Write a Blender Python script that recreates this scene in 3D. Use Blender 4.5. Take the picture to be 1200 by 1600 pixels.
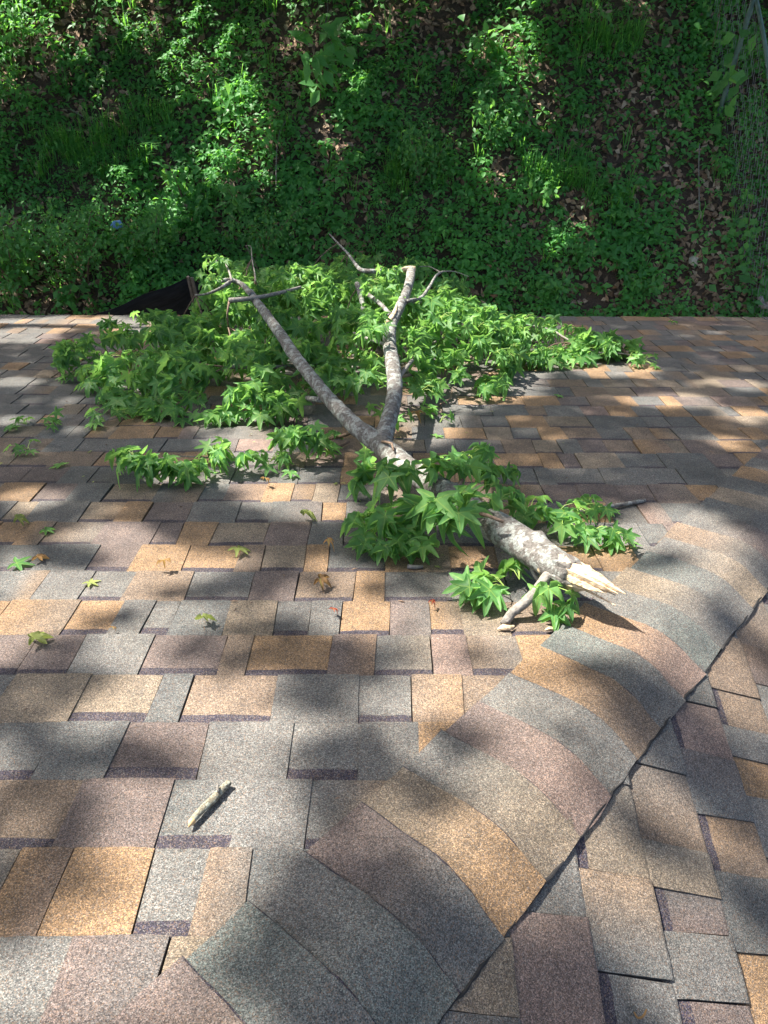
import bpy, bmesh, math, random
import numpy as np
from mathutils import Vector, Matrix
from mathutils.bvhtree import BVHTree

random.seed(11)
rng = np.random.default_rng(11)
R = math.radians
for o in list(bpy.data.objects):
    bpy.data.objects.remove(o)
scene = bpy.context.scene
COL = scene.collection

# ------------------------------------------------------------------ camera
SLOPE = R(22.6)            # pitch of the main roof slope
CAM_H = 0.96               # camera height above the slope, square to it
CAM_A = R(24.8)            # camera axis below the slope direction
FPX = 1202.0               # focal length for a 1600 px tall picture
cs, sn = math.cos(SLOPE), math.sin(SLOPE)
PITCH = SLOPE + CAM_A
CAM = np.array([0.0, CAM_H * sn, CAM_H * cs])
cam_d = bpy.data.cameras.new('camera')
cam = bpy.data.objects.new('camera', cam_d)
COL.objects.link(cam)
cam.location = CAM
cam.rotation_euler = (math.pi / 2 - PITCH, R(-0.2), 0)
cam_d.sensor_fit = 'VERTICAL'
cam_d.sensor_height = 24
cam_d.lens = 24 * FPX / 1600
cam_d.clip_start = 0.02
cam_d.clip_end = 500
scene.camera = cam

# ------------------------------------------------------------------ light
SUN = np.array([-0.487, 0.423, 0.766])
SUN /= np.linalg.norm(SUN)
world = bpy.data.worlds.new('World')
scene.world = world
world.use_nodes = True
wn = world.node_tree
sky = wn.nodes.new('ShaderNodeTexSky')
sky.sky_type = 'NISHITA'
sky.sun_disc = False
sky.air_density = 1.0
sky.dust_density = 4.0
sky.ozone_density = 0.4
sky.sun_elevation = math.asin(SUN[2])
sky.sun_rotation = math.atan2(SUN[0], SUN[1])
wn.links.new(sky.outputs[0], wn.nodes['Background'].inputs[0])
wn.nodes['Background'].inputs[1].default_value = 0.10
sun_d = bpy.data.lights.new('sun', 'SUN')
sun_d.energy = 5.0
sun_d.angle = R(0.5)
sun_d.color = (1.0, 0.95, 0.87)
sun = bpy.data.objects.new('sun', sun_d)
COL.objects.link(sun)
sun.location = (-20, 18, 32)
sun.rotation_euler = Vector(-SUN).to_track_quat('-Z', 'Y').to_euler()
vs = scene.view_settings
vs.view_transform = 'Standard'
vs.look = 'None'
vs.exposure = 1.68
vs.gamma = 1.0
scene.cycles.max_bounces = 8
scene.cycles.transparent_max_bounces = 4

# ------------------------------------------------------------------ materials
def new_mat(name):
    m = bpy.data.materials.new(name)
    m.use_nodes = True
    nt = m.node_tree
    return m, nt, nt.nodes['Principled BSDF'], nt.nodes['Material Output']

def N(nt, kind, **kw):
    n = nt.nodes.new(kind)
    for k, v in kw.items():
        setattr(n, k, v)
    return n

def ramp(nt, src, stops):
    r = N(nt, 'ShaderNodeValToRGB')
    els = r.color_ramp.elements
    while len(els) < len(stops):
        els.new(0.5)
    for e, (p, c) in zip(els, stops):
        e.position = p
        e.color = (*c, 1) if len(c) == 3 else c
    nt.links.new(src, r.inputs[0])
    return r.outputs[0]

def mixc(nt, mode, fac, a, b):
    m = N(nt, 'ShaderNodeMix', data_type='RGBA', blend_type=mode)
    for sock, v in ((m.inputs[0], fac), (m.inputs[6], a), (m.inputs[7], b)):
        if hasattr(v, 'links') or isinstance(v, bpy.types.NodeSocket):
            nt.links.new(v, sock)
        elif isinstance(v, (int, float)):
            sock.default_value = v
        else:
            sock.default_value = (*v, 1)
    return m.outputs[2]

def noise(nt, vec, scale, detail=3, rough=0.55):
    n = N(nt, 'ShaderNodeTexNoise')
    n.inputs['Scale'].default_value = scale
    n.inputs['Detail'].default_value = detail
    n.inputs['Roughness'].default_value = rough
    if vec is not None:
        nt.links.new(vec, n.inputs['Vector'])
    return n.outputs[0]

def bump(nt, bsdf, height, strength, dist):
    b = N(nt, 'ShaderNodeBump')
    b.inputs['Strength'].default_value = strength
    b.inputs['Distance'].default_value = dist
    nt.links.new(height, b.inputs['Height'])
    nt.links.new(b.outputs[0], bsdf.inputs['Normal'])

def mat_shingle():
    m, nt, b, out = new_mat('asphalt_granules')
    pos = N(nt, 'ShaderNodeNewGeometry').outputs['Position']
    att = N(nt, 'ShaderNodeAttribute', attribute_name='Col').outputs['Color']
    vo = N(nt, 'ShaderNodeTexVoronoi')
    vo.inputs['Scale'].default_value = 700
    nt.links.new(pos, vo.inputs['Vector'])
    sep = N(nt, 'ShaderNodeSeparateColor')
    nt.links.new(vo.outputs['Color'], sep.inputs[0])
    speck = ramp(nt, sep.outputs[0], [(0.0, (.30, .30, .32)), (.35, (.62, .62, .62)), (.7, (1.1, 1.08, 1.05)), (.9, (1.65, 1.6, 1.55)), (1.0, (2.2, 2.12, 2.05))])
    c = mixc(nt, 'MULTIPLY', 1.0, att, speck)
    # mixed-in grains of the other blend colours
    other = ramp(nt, sep.outputs[1], [(0, (.10, .11, .12)), (.4, (.20, .12, .07)), (.7, (.12, .095, .085)), (1, (.26, .25, .23))])
    pick = ramp(nt, sep.outputs[2], [(.68, (0, 0, 0)), (.74, (1, 1, 1))])
    c = mixc(nt, 'MIX', mixc(nt, 'MULTIPLY', 1.0, pick, (.6, .6, .6)), c, other)
    n0 = noise(nt, pos, 3.5, 5, .6)
    c = mixc(nt, 'MULTIPLY', 1.0, c, ramp(nt, n0, [(.35, (.80, .80, .78)), (.62, (1.08, 1.08, 1.08))]))
    n1 = noise(nt, pos, 16, 4)
    c = mixc(nt, 'MULTIPLY', 1.0, c, ramp(nt, n1, [(.25, (.74, .75, .77)), (.75, (1.22, 1.19, 1.15))]))
    n2 = noise(nt, pos, 210, 2)
    c = mixc(nt, 'MULTIPLY', 1.0, c, ramp(nt, n2, [(.3, (.82, .82, .82)), (.7, (1.18, 1.18, 1.18))]))
    nt.links.new(c, b.inputs['Base Color'])
    b.inputs['Roughness'].default_value = 0.85
    b.inputs['Specular IOR Level'].default_value = 0.35
    bump(nt, b, vo.outputs['Distance'], 0.45, 0.0013)
    return m

def mat_plain(name, col, rough=0.7, var=0.25, scale=12, bmp=0.0, metallic=0.0):
    m, nt, b, out = new_mat(name)
    pos = N(nt, 'ShaderNodeNewGeometry').outputs['Position']
    n1 = noise(nt, pos, scale, 5)
    lo = tuple(x * (1 - var) for x in col)
    hi = tuple(min(1, x * (1 + var)) for x in col)
    nt.links.new(ramp(nt, n1, [(.3, lo), (.7, hi)]), b.inputs['Base Color'])
    b.inputs['Roughness'].default_value = rough
    b.inputs['Metallic'].default_value = metallic
    if bmp:
        bump(nt, b, n1, bmp, 0.01)
    return m

def mat_leaf(name, dark, light, trans, tmix=0.45, rough=0.45, objrand=True, rib=(.30, .42, .10)):
    """leaf: 'tint' (0..1) shifts dark to light, 'rib' (0..1) marks the veins"""
    m, nt, b, out = new_mat(name)
    tint = N(nt, 'ShaderNodeAttribute', attribute_name='tint').outputs['Fac']
    if objrand:
        oi = N(nt, 'ShaderNodeObjectInfo').outputs['Random']
        ad = N(nt, 'ShaderNodeMath', operation='ADD')
        nt.links.new(tint, ad.inputs[0]); nt.links.new(oi, ad.inputs[1])
        fr = N(nt, 'ShaderNodeMath', operation='FRACT')
        nt.links.new(ad.outputs[0], fr.inputs[0])
        tint = fr.outputs[0]
    mid = tuple((a + b_) / 2 for a, b_ in zip(dark, light))
    c = ramp(nt, tint, [(0, tuple(x * .75 for x in dark)), (.5, mid), (1, (light[0] * 1.25, light[1] * 1.1, light[2]))])
    geo = N(nt, 'ShaderNodeNewGeometry')
    pos = geo.outputs['Position']
    # paler, duller underside
    under = N(nt, 'ShaderNodeMath', operation='MULTIPLY'); under.inputs[1].default_value = .38
    nt.links.new(geo.outputs['Backfacing'], under.inputs[0])
    c = mixc(nt, 'MIX', under.outputs[0], c, tuple(min(1, x * 1.15 + .05) for x in light))
    c = mixc(nt, 'MULTIPLY', 1.0, c, ramp(nt, noise(nt, pos, 60, 3), [(.3, (.78, .80, .80)), (.7, (1.15, 1.15, 1.1))]))
    rb = N(nt, 'ShaderNodeAttribute', attribute_name='rib').outputs['Fac']
    ribf = ramp(nt, rb, [(.86, (0, 0, 0)), (.97, (.75, .75, .75))])
    c = mixc(nt, 'MIX', ribf, c, rib)
    nt.links.new(c, b.inputs['Base Color'])
    b.inputs['Roughness'].default_value = rough
    b.inputs['Specular IOR Level'].default_value = 0.22
    tr = N(nt, 'ShaderNodeBsdfTranslucent')
    tc = mixc(nt, 'MIX', 0.5, c, trans)
    nt.links.new(mixc(nt, 'MULTIPLY', 1.0, tc, (1.5, 1.5, 1.3)), tr.inputs[0])
    mx = N(nt, 'ShaderNodeMixShader')
    mx.inputs[0].default_value = tmix
    nt.links.new(b.outputs[0], mx.inputs[1]); nt.links.new(tr.outputs[0], mx.inputs[2])
    nt.links.new(mx.outputs[0], out.inputs[0])
    return m

def mat_bark():
    m, nt, b, out = new_mat('lichened_bark')
    pos = N(nt, 'ShaderNodeNewGeometry').outputs['Position']
    n1 = noise(nt, pos, 95, 6, .7)
    n2 = noise(nt, pos, 38, 5, .65)
    n3 = noise(nt, pos, 170, 3, .6)
    c = ramp(nt, n1, [(.30, (.050, .042, .036)), (.46, (.118, .104, .09)), (.62, (.19, .172, .152))])
    lich = ramp(nt, n2, [(.49, (0, 0, 0)), (.55, (1, 1, 1))])
    lc = ramp(nt, n3, [(.35, (.18, .184, .165)), (.65, (.36, .368, .33))])
    c = mixc(nt, 'MIX', lich, c, lc)
    nt.links.new(c, b.inputs['Base Color'])
    b.inputs['Roughness'].default_value = 0.9
    bump(nt, b, n1, 0.9, 0.008)
    return m

def mat_wood():
    m, nt, b, out = new_mat('torn_pale_wood')
    pos = N(nt, 'ShaderNodeNewGeometry').outputs['Position']
    mp = N(nt, 'ShaderNodeMapping')
    mp.inputs['Rotation'].default_value = (0.3, 0.1, 0.45)
    mp.inputs['Scale'].default_value = (25, 160, 160)
    nt.links.new(pos, mp.inputs[0])
    n1 = noise(nt, mp.outputs[0], 1.0, 5, .6)
    n2 = noise(nt, pos, 38, 3, .6)
    c = ramp(nt, n1, [(.30, (.30, .17, .085)), (.42, (.55, .39, .23)), (.7, (.70, .56, .38))])
    rot = ramp(nt, n2, [(.60, (0, 0, 0)), (.68, (.85, .85, .85))])
    c = mixc(nt, 'MIX', rot, c, (.20, .065, .035))
    nt.links.new(c, b.inputs['Base Color'])
    b.inputs['Roughness'].default_value = 0.75
    bump(nt, b, n1, 0.8, 0.006)
    return m

def mat_attr(name, rough=0.9, bmp=0.3, scale=40):
    m, nt, b, out = new_mat(name)
    att = N(nt, 'ShaderNodeAttribute', attribute_name='Col').outputs['Color']
    pos = N(nt, 'ShaderNodeNewGeometry').outputs['Position']
    n1 = noise(nt, pos, scale, 4)
    c = mixc(nt, 'MULTIPLY', 1.0, att, ramp(nt, n1, [(.3, (.7, .7, .7)), (.7, (1.25, 1.25, 1.25))]))
    nt.links.new(c, b.inputs['Base Color'])
    b.inputs['Roughness'].default_value = rough
    if bmp:
        bump(nt, b, n1, bmp, 0.01)
    return m

def mat_fabric():
    m, nt, b, out = new_mat('black_woven_fabric')
    pos = N(nt, 'ShaderNodeNewGeometry').outputs['Position']
    mp = N(nt, 'ShaderNodeMapping'); mp.inputs['Scale'].default_value = (3, 3, 26)
    nt.links.new(pos, mp.inputs[0])
    n1 = noise(nt, mp.outputs[0], 2.0, 4)
    nt.links.new(ramp(nt, n1, [(.35, (.004, .004, .004)), (.7, (.014, .014, .015))]), b.inputs['Base Color'])
    b.inputs['Roughness'].default_value = 0.8
    b.inputs['Specular IOR Level'].default_value = 0.2
    bump(nt, b, n1, 0.5, 0.02)
    return m

def mat_soil():
    m, nt, b, out = new_mat('forest_soil')
    pos = N(nt, 'ShaderNodeNewGeometry').outputs['Position']
    n1 = noise(nt, pos, 2.2, 6, .6)
    n2 = noise(nt, pos, 34, 5, .65)
    c = ramp(nt, n1, [(.3, (.040, .028, .020)), (.6, (.085, .058, .040))])
    c = mixc(nt, 'MULTIPLY', 1.0, c, ramp(nt, n2, [(.3, (.6, .6, .6)), (.7, (1.5, 1.4, 1.3))]))
    nt.links.new(c, b.inputs['Base Color'])
    b.inputs['Roughness'].default_value = 0.95
    bump(nt, b, n2, 0.8, 0.03)
    return m

M_SH = mat_shingle()
M_GAP_SHADE = mat_plain('gap_shade_black', (.014, .013, .013), .9, .4, 200)
M_ROT = mat_plain('rotten_heartwood', (.24, .085, .045), .85, .5, 80, .5)
M_DECK = mat_plain('roof_felt', (.035, .035, .037), .9)
M_LEAF = mat_leaf('branch_leaf', (.058, .168, .050), (.135, .300, .095), (.34, .64, .12), 0.40)
M_PET = mat_plain('petiole', (.30, .42, .09), .5, .2, 30)
M_DRY = mat_leaf('dry_leaf', (.16, .085, .035), (.30, .19, .085), (.4, .22, .08), 0.25, .7)
M_PALE = mat_leaf('wilted_leaf', (.17, .21, .06), (.30, .33, .12), (.4, .5, .1), 0.3, .6)
M_RED = mat_leaf('red_leaf', (.18, .03, .02), (.26, .05, .03), (.4, .06, .03), 0.3, .6)
M_BARK = mat_bark()
M_WOOD = mat_wood()
M_TWIG = mat_plain('grey_twig', (.20, .18, .155), .85, .5, 90, .4)
M_TWIGB = mat_plain('brown_twig', (.16, .105, .07), .85, .4, 90, .4)
M_GC = mat_leaf('ground_cover_leaf', (.016, .125, .036), (.095, .310, .066), (.30, .66, .07), 0.42, .5, False)
M_SHRUB = mat_leaf('shrub_leaf', (.018, .105, .034), (.085, .26, .066), (.28, .60, .08), 0.42, .45, False)
M_CAN = mat_leaf('canopy_leaf', (.035, .11, .02), (.08, .18, .035), (.30, .5, .06), 0.3, .5, False)
M_LIT = mat_attr('leaf_litter', .85, .2, 60)
M_SOIL = mat_soil()
M_FAB = mat_fabric()
M_STAKE = mat_plain('weathered_stake', (.095, .080, .065), .85, .4, 40, .4)
M_GALV = mat_plain('green_painted_pipe', (.085, .15, .12), .5, .25, 15, 0, 0)
M_WIRE = mat_plain('dull_wire', (.16, .148, .13), .55, .3, 20, 0, .3)
M_TRUNK = mat_plain('tree_bark', (.09, .07, .055), .95, .5, 14, .8)
M_WALL = mat_plain('house_siding', (.42, .39, .34), .7, .08, 3)
M_TRIM = mat_plain('white_trim', (.72, .71, .68), .5, .05, 3)
M_BLUE = mat_plain('blue_wrapper', (.16, .33, .62), .35, .4, 30)
M_STONE = mat_plain('pale_stone', (.42, .38, .30), .8, .2, 25, .3)

# ------------------------------------------------------------------ helpers
RM = Matrix(((1, 0, 0), (0, cs, sn), (0, -sn, cs)))     # roof frame (across, down the slope, off the slope) -> world
RMn = np.array(RM)

def roof_w(p):
    return np.asarray(p, float) @ RMn.T

def ray(px, py):
    up = np.array([0, math.sin(PITCH), math.cos(PITCH)])
    fw = np.array([0, math.cos(PITCH), -math.sin(PITCH)])
    return fw + np.array([(px - 600) / FPX, 0, 0]) - (py - 800) / FPX * up

def on_roof(px, py, w=0.0):
    """roof-frame point at height w over the slope"""
    d = ray(px, py) @ RMn
    t = (w - CAM_H) / d[2]
    return np.array([d[0] * t, d[1] * t, w])

def project(P):
    P = np.asarray(P, float) - CAM
    up = np.array([0, math.sin(PITCH), math.cos(PITCH)])
    fw = np.array([0, math.cos(PITCH), -math.sin(PITCH)])
    z = P @ fw
    z = np.where(z < .05, .05, z)
    return 600 + FPX * P[..., 0] / z, 800 - FPX * (P @ up) / z, z

GROUND_Z = -4.2
def wob(x, y, k=1.0, ph=0.0):
    return (np.sin(1.3 * k * x + 2.1 + ph) * np.cos(1.1 * k * y - .7 + ph) + .6 * np.sin(2.9 * k * x - 1.3 * k * y + ph)
            + .4 * np.sin(5.3 * k * y + 3.1 * k * x + 2 * ph) + .3 * np.cos(7.9 * k * x - 6.1 * k * y + ph)) / 2.3

def hill_z(x, y):
    x = np.asarray(x, float); y = np.asarray(y, float)
    t = y - 6.15 + .12 * np.sin(x * .7)
    up = .7 * (.35 * np.log1p(np.exp(np.clip(t / .35, -40, 40))))
    up = np.where(up > 6, 6 + (1 - np.exp(-(up - 6) / 6)) * 6, up)
    edge = np.clip((y - 5.5) / 2, 0, 1)
    return GROUND_Z + up + edge * .10 * wob(x, y, .8)

def on_hill(px, py):
    d = ray(px, py)
    t = 4.5 / d[1]
    while t < 80:
        P = CAM + d * t
        if P[2] < hill_z(P[0], P[1]) and P[1] > 5.0:
            return P
        t += .02
    return P

def mesh_obj(name, verts, faces, mat, parent=None, smooth=False):
    me = bpy.data.meshes.new(name)
    me.from_pydata([tuple(v) for v in verts], [], [tuple(f) for f in faces])
    me.materials.append(mat)
    if smooth:
        me.polygons.foreach_set('use_smooth', [True] * len(me.polygons))
    me.update()
    o = bpy.data.objects.new(name, me)
    COL.objects.link(o)
    if parent is not None:
        put_under(o, parent)
    return o

def put_under(o, parent):
    o.parent = parent
    off = Vector((0, 0, 0))
    p = parent
    while p is not None:
        off += p.location
        p = p.parent
    o.location = o.location - off

def fast_mesh(name, V, F, mat, parent=None, attrs=None, smooth=False):
    """numpy mesh of triangles or quads; attrs: name -> per-vertex float array or per-vertex rgb"""
    me = bpy.data.meshes.new(name)
    n, k = F.shape
    me.vertices.add(len(V)); me.vertices.foreach_set('co', np.asarray(V, np.float32).ravel())
    me.loops.add(n * k); me.loops.foreach_set('vertex_index', np.asarray(F, np.int32).ravel())
    me.polygons.add(n)
    me.polygons.foreach_set('loop_start', np.arange(0, n * k, k, dtype=np.int32))
    me.polygons.foreach_set('loop_total', np.full(n, k, np.int32))
    if smooth:
        me.polygons.foreach_set('use_smooth', np.ones(n, bool))
    me.update(calc_edges=True)
    for an, arr in (attrs or {}).items():
        arr = np.asarray(arr, np.float32)
        if arr.ndim == 1:
            me.attributes.new(an, 'FLOAT', 'POINT').data.foreach_set('value', arr)
        else:
            c4 = np.ones((len(arr), 4), np.float32); c4[:, :3] = arr
            me.attributes.new(an, 'FLOAT_COLOR', 'POINT').data.foreach_set('color', c4.ravel())
    me.materials.append(mat)
    o = bpy.data.objects.new(name, me)
    COL.objects.link(o)
    if parent is not None:
        put_under(o, parent)
    return o

def empty(name, loc):
    o = bpy.data.objects.new(name, None)
    o.empty_display_size = .1
    o.location = Vector(loc)
    COL.objects.link(o)
    return o

def tag(o, label=None, cat=None, group=None, kind=None):
    if label: o['label'] = label
    if cat: o['category'] = cat
    if group: o['group'] = group
    if kind: o['kind'] = kind
    return o

def smooth_path(P, R_, step):
    """Catmull-Rom through the points, resampled"""
    P = np.asarray(P, float); R_ = np.asarray(R_, float)
    Q = np.vstack([2 * P[0] - P[1], P, 2 * P[-1] - P[-2]])
    out, rad = [], []
    for i in range(1, len(Q) - 2):
        n = max(1, int(np.linalg.norm(Q[i + 1] - Q[i]) / step))
        for j in range(n):
            t = j / n
            a, b, c, d = Q[i - 1], Q[i], Q[i + 1], Q[i + 2]
            out.append(.5 * (2 * b + (c - a) * t + (2 * a - 5 * b + 4 * c - d) * t * t + (3 * b - a - 3 * c + d) * t ** 3))
            rad.append(R_[i - 1] * (1 - t) + R_[i] * t)
    out.append(P[-1]); rad.append(R_[-1])
    return np.array(out), np.array(rad)

def tube_np(P, rad, seg=8, lump=0.0, cap=True, seed=0):
    P = np.asarray(P, float)
    n = len(P)
    T = np.gradient(P, axis=0)
    T /= np.linalg.norm(T, axis=1)[:, None] + 1e-12
    ref = np.array([0.13, 0.21, 0.97])
    if abs(T[0] @ ref) > .9: ref = np.array([.9, .3, .1])
    V = []
    u = ref - (ref @ T[0]) * T[0]
    r = np.random.default_rng(seed + 5)
    ph = r.uniform(0, 6.28, 6)
    for i in range(n):
        u = u - (u @ T[i]) * T[i]; u /= np.linalg.norm(u)
        w = np.cross(T[i], u)
        a = np.arange(seg) / seg * 2 * math.pi
        rr = np.full(seg, rad[i])
        if lump:
            s = i * .35
            rr = rr * (1 + lump * (.5 * np.sin(2 * a + ph[0] + s * .31) + .4 * np.sin(3 * a - s * .47 + ph[1]) + .5 * np.sin(s * .9 + ph[2]) * np.cos(a + ph[3]) + .35 * r.normal(size=seg)))
        V.append(P[i] + (np.cos(a) * rr)[:, None] * u + (np.sin(a) * rr)[:, None] * w)
    V = np.vstack(V)
    F = []
    for i in range(n - 1):
        for j in range(seg):
            k = (j + 1) % seg
            F.append((i * seg + j, i * seg + k, (i + 1) * seg + k, (i + 1) * seg + j))
    if cap:
        F.append(tuple(range(seg - 1, -1, -1)))
        F.append(tuple(range((n - 1) * seg, n * seg)))
    return V, F

def tube(name, P, rad, mat, parent=None, seg=8, lump=0.0, step=.03, seed=0, smooth=True):
    if np.isscalar(rad): rad = [rad] * len(P)
    Q, rr = smooth_path(P, rad, step)
    V, F = tube_np(Q, rr, seg, lump, True, seed)
    return mesh_obj(name, V, F, mat, parent, smooth)

def box(name, lo, hi, mat, parent=None, bevel=0.0):
    bm = bmesh.new()
    bmesh.ops.create_cube(bm, size=1)
    lo = np.array(lo, float); hi = np.array(hi, float)
    for v in bm.verts:
        v.co = Vector((lo + hi) / 2 + np.array(v.co) * (hi - lo))
    if bevel:
        bmesh.ops.bevel(bm, geom=bm.edges[:], offset=bevel, segments=2, affect='EDGES')
    me = bpy.data.meshes.new(name); bm.to_mesh(me); bm.free()
    me.materials.append(mat)
    o = bpy.data.objects.new(name, me); COL.objects.link(o)
    if parent is not None: put_under(o, parent)
    return o

# ------------------------------------------------------------------ ground
def build_ground():
    xs = np.concatenate([np.linspace(-120, -14, 16), np.linspace(-12, 12, 121), np.linspace(14, 120, 16)])
    ys = np.concatenate([np.linspace(-60, 4, 12), np.linspace(5, 16, 90), np.linspace(17, 150, 20)])
    X, Y = np.meshgrid(xs, ys)
    Z = hill_z(X, Y)
    V = np.stack([X, Y, Z], -1).reshape(-1, 3)
    nx = len(xs)
    i, j = np.meshgrid(np.arange(nx - 1), np.arange(len(ys) - 1))
    a = (j * nx + i).ravel()
    F = np.stack([a, a + 1, a + nx + 1, a + nx], -1)
    tag(fast_mesh('hillside', V, F, M_SOIL, smooth=True), 'brown soil bank rising steeply behind the roof', None, None, 'structure')
build_ground()

# ------------------------------------------------------------------ house roof
EXPO = 0.1433
HIP_K = 0.84                         # across per down-slope metre along the hip
HIP_X0 = -.259 + .182 * math.hypot(1, HIP_K) - HIP_K * .663
S2 = math.atan(sn / HIP_K)
c2, s2 = math.cos(S2), math.sin(S2)
ROWS = 31
V_EAVE = .703 + ROWS * EXPO
V_RIDGE = -1.5
EAVE = roof_w([0, V_EAVE, 0])
hipdir = np.array([HIP_K, cs, -sn]); hipdir /= np.linalg.norm(hipdir)
n1 = np.array([0, sn, cs]); n2 = np.array([s2, 0, c2])
hip_l = np.cross(n1, hipdir); hip_r = np.cross(hipdir, n2)
hip_o = np.array([HIP_X0, 0, 0])
def hip_x(v): return HIP_X0 + HIP_K * v
def right_w(q, y, w=0.0):
    """point on the right-hand slope: q down that slope, y along it"""
    return np.stack([HIP_X0 + q * c2 + w * s2, y + 0 * q, -q * s2 + w * c2], -1)

house = empty('house', (0, 0, GROUND_Z))
tag(house, 'house with a hip roof of grey, tan and purple-brown shingles in the foreground', 'house')

XL = -7.0
def deck():
    th = .05
    rz = V_RIDGE
    A = roof_w([XL, rz, -.006]); B = roof_w([hip_x(rz), rz, -.006]); Cc = roof_w([hip_x(V_EAVE), V_EAVE, -.006]); D = roof_w([XL, V_EAVE, -.006])
    d = np.array([0, 0, -th])
    m = mesh_obj('roof_slope', [A, B, Cc, D, A + d, B + d, Cc + d, D + d], [(0, 3, 2, 1), (4, 5, 6, 7), (0, 1, 5, 4), (1, 2, 6, 5), (2, 3, 7, 6), (3, 0, 4, 7)], M_DECK, house)
    # right slope, running down to the same eave height, and the back slope
    ze = Cc[2]
    yb = B[1] - (Cc[1] - B[1])
    E_ = np.array([Cc[0], yb, ze])
    B2 = B + np.array([.004, 0, -.002]); C3 = Cc + np.array([.004, 0, -.002])
    mesh_r = mesh_obj('hip_slope', [B2, C3, E_, B2 + d, C3 + d, E_ + d], [(0, 1, 2), (3, 5, 4), (0, 3, 4, 1), (1, 4, 5, 2), (2, 5, 3, 0)], M_DECK, house)
    G = np.array([XL, yb, ze])
    k = np.array([0, -.004, -.002])
    mesh_obj('back_slope', [A + k, B + k, E_ + k, G + k, A + d + k, B + d + k, E_ + d + k, G + d + k], [(0, 1, 2, 3), (7, 6, 5, 4), (0, 4, 5, 1), (1, 5, 6, 2), (2, 6, 7, 3), (3, 7, 4, 0)], M_DECK, house)
    # fascia, drip edge and walls under the eaves
    y1, z1, x1 = Cc[1], ze, Cc[0]
    box('fascia', (XL, y1 - .05, z1 - .22), (x1 - .03, y1 - .025, z1 - .055), M_TRIM, house)
    box('fascia', (x1 - .05, yb + .05, z1 - .22), (x1 - .025, y1 - .052, z1 - .057), M_TRIM, house)
    box('drip_edge', (XL, y1 - .022, z1 - .075), (x1 - .02, y1 - .016, z1 - .004), M_TRIM, house)
    box('wall', (XL + .3, y1 - .50, GROUND_Z - .2), (x1 - .45, y1 - .35, z1 - .02), M_WALL, house)
    box('wall', (x1 - .60, yb + .45, GROUND_Z - .2), (x1 - .45, y1 - .503, z1 - .02), M_WALL, house)
    box('soffit', (XL, y1 - .36, z1 - .16), (x1 - .06, y1 - .052, z1 - .145), M_TRIM, house)
    return m, mesh_r
slope_o, hip_slope_o = deck()

GREY = (.116, .117, .112); BLUEG = (.092, .098, .097); TAN = (.232, .148, .080); BROWN = (.158, .118, .086)
PURP = (.118, .093, .086); PINK = (.172, .124, .106); TANG = (.185, .150, .110); GRN = (.098, .114, .108)
BANDC = (.033, .029, .043)
def pick_col():
    r = random.random()
    for p, c in ((.25, GREY), (.46, BLUEG), (.67, TAN), (.78, BROWN), (.895, PURP), (.92, PINK), (1.0, TANG)):
        if r < p: return np.array(c)

pieces = []      # (verts world, faces, colours, slope object, screen area)
def screen_area(V):
    x, y, z = project(V)
    if x.max() < 0 or x.min() > 1200 or y.max() < 480 or y.min() > 1600 or z.min() < .1: return 0.0
    x = np.clip(x, 0, 1200); y = np.clip(y, 0, 1600)
    return (x.max() - x.min()) * (y.max() - y.min())

def add_piece(fn, u0, u1, vb, tooth, slope, clampf, lean, colA, colB, band):
    """one visible block of a laminated shingle; fn(u, v, w) -> world; v grows down the slope"""
    nu = 7
    us = np.linspace(0, 1, nu)
    w0 = .0048 if tooth else .0016
    lift = .0042
    rows = [(-.014, -.004), (0.002, w0), (.025, w0 + .0008), (EXPO * .55, w0 + lift * .5), (EXPO - .0045, w0 + lift * .95), (EXPO, w0 + lift * .72)]
    V, C = [], []
    jl = np.cumsum(rng.normal(0, .0006, len(rows))); jr = np.cumsum(rng.normal(0, .0006, len(rows)))
    dv = rng.normal(0, .0006, nu)
    db = rng.normal(0, .0009, nu) + rng.normal(0, .002)
    tone = random.uniform(.9, 1.1)
    for ri, (dvv, w) in enumerate(rows):
        t = max(0, dvv / EXPO)
        a = u0 + jl[ri] + lean[0] * (t - .5); b = u1 + jr[ri] + lean[1] * (t - .5)
        for k, s in enumerate(us):
            u = a + (b - a) * s
            v = vb - EXPO + dvv + (dv[k] if ri >= 4 else db[k] if ri == 2 else 0)
            u = clampf(u, v)
            V.append((u, v, w - (.0009 if k in (0, nu - 1) else 0) + (.0006 * math.sin(9 * u + 5 * v))))
            sm = s * s * (3 - 2 * s)
            C.append((colA * (1 - sm) + colB * sm) * tone)
    nr = len(rows)
    F, FC = [], []
    for i in range(nr - 1):
        for k in range(nu - 1):
            q = (i * nu + k, i * nu + k + 1, (i + 1) * nu + k + 1, (i + 1) * nu + k)
            F.append(q)
            FC.append(band and i <= 1)
    # skirt
    ring = [i * nu for i in range(nr)] + [(nr - 1) * nu + k for k in range(1, nu)] + [i * nu + nu - 1 for i in range(nr - 2, -1, -1)]
    base = len(V)
    for r in ring:
        u, v, w = V[r]
        V.append((u, v, -.004)); C.append(np.array(C[r]) * .8)
    for i in range(len(ring) - 1):
        F.append((ring[i], base + i, base + i + 1, ring[i + 1])); FC.append(False)
    Vn = np.array(V)
    W = fn(Vn[:, 0], Vn[:, 1], Vn[:, 2])
    # skip what the hip line clips away completely
    if np.ptp(Vn[:nr * nu, 0]) < .006: return
    pieces.append((W, F, np.array(C), FC, slope, screen_area(W[:nr * nu])))

def f_main(u, v, w):
    return np.stack([u, v, w], -1) @ RMn.T
def f_right(u, v, w):
    return right_w(v, u, w)

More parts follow.
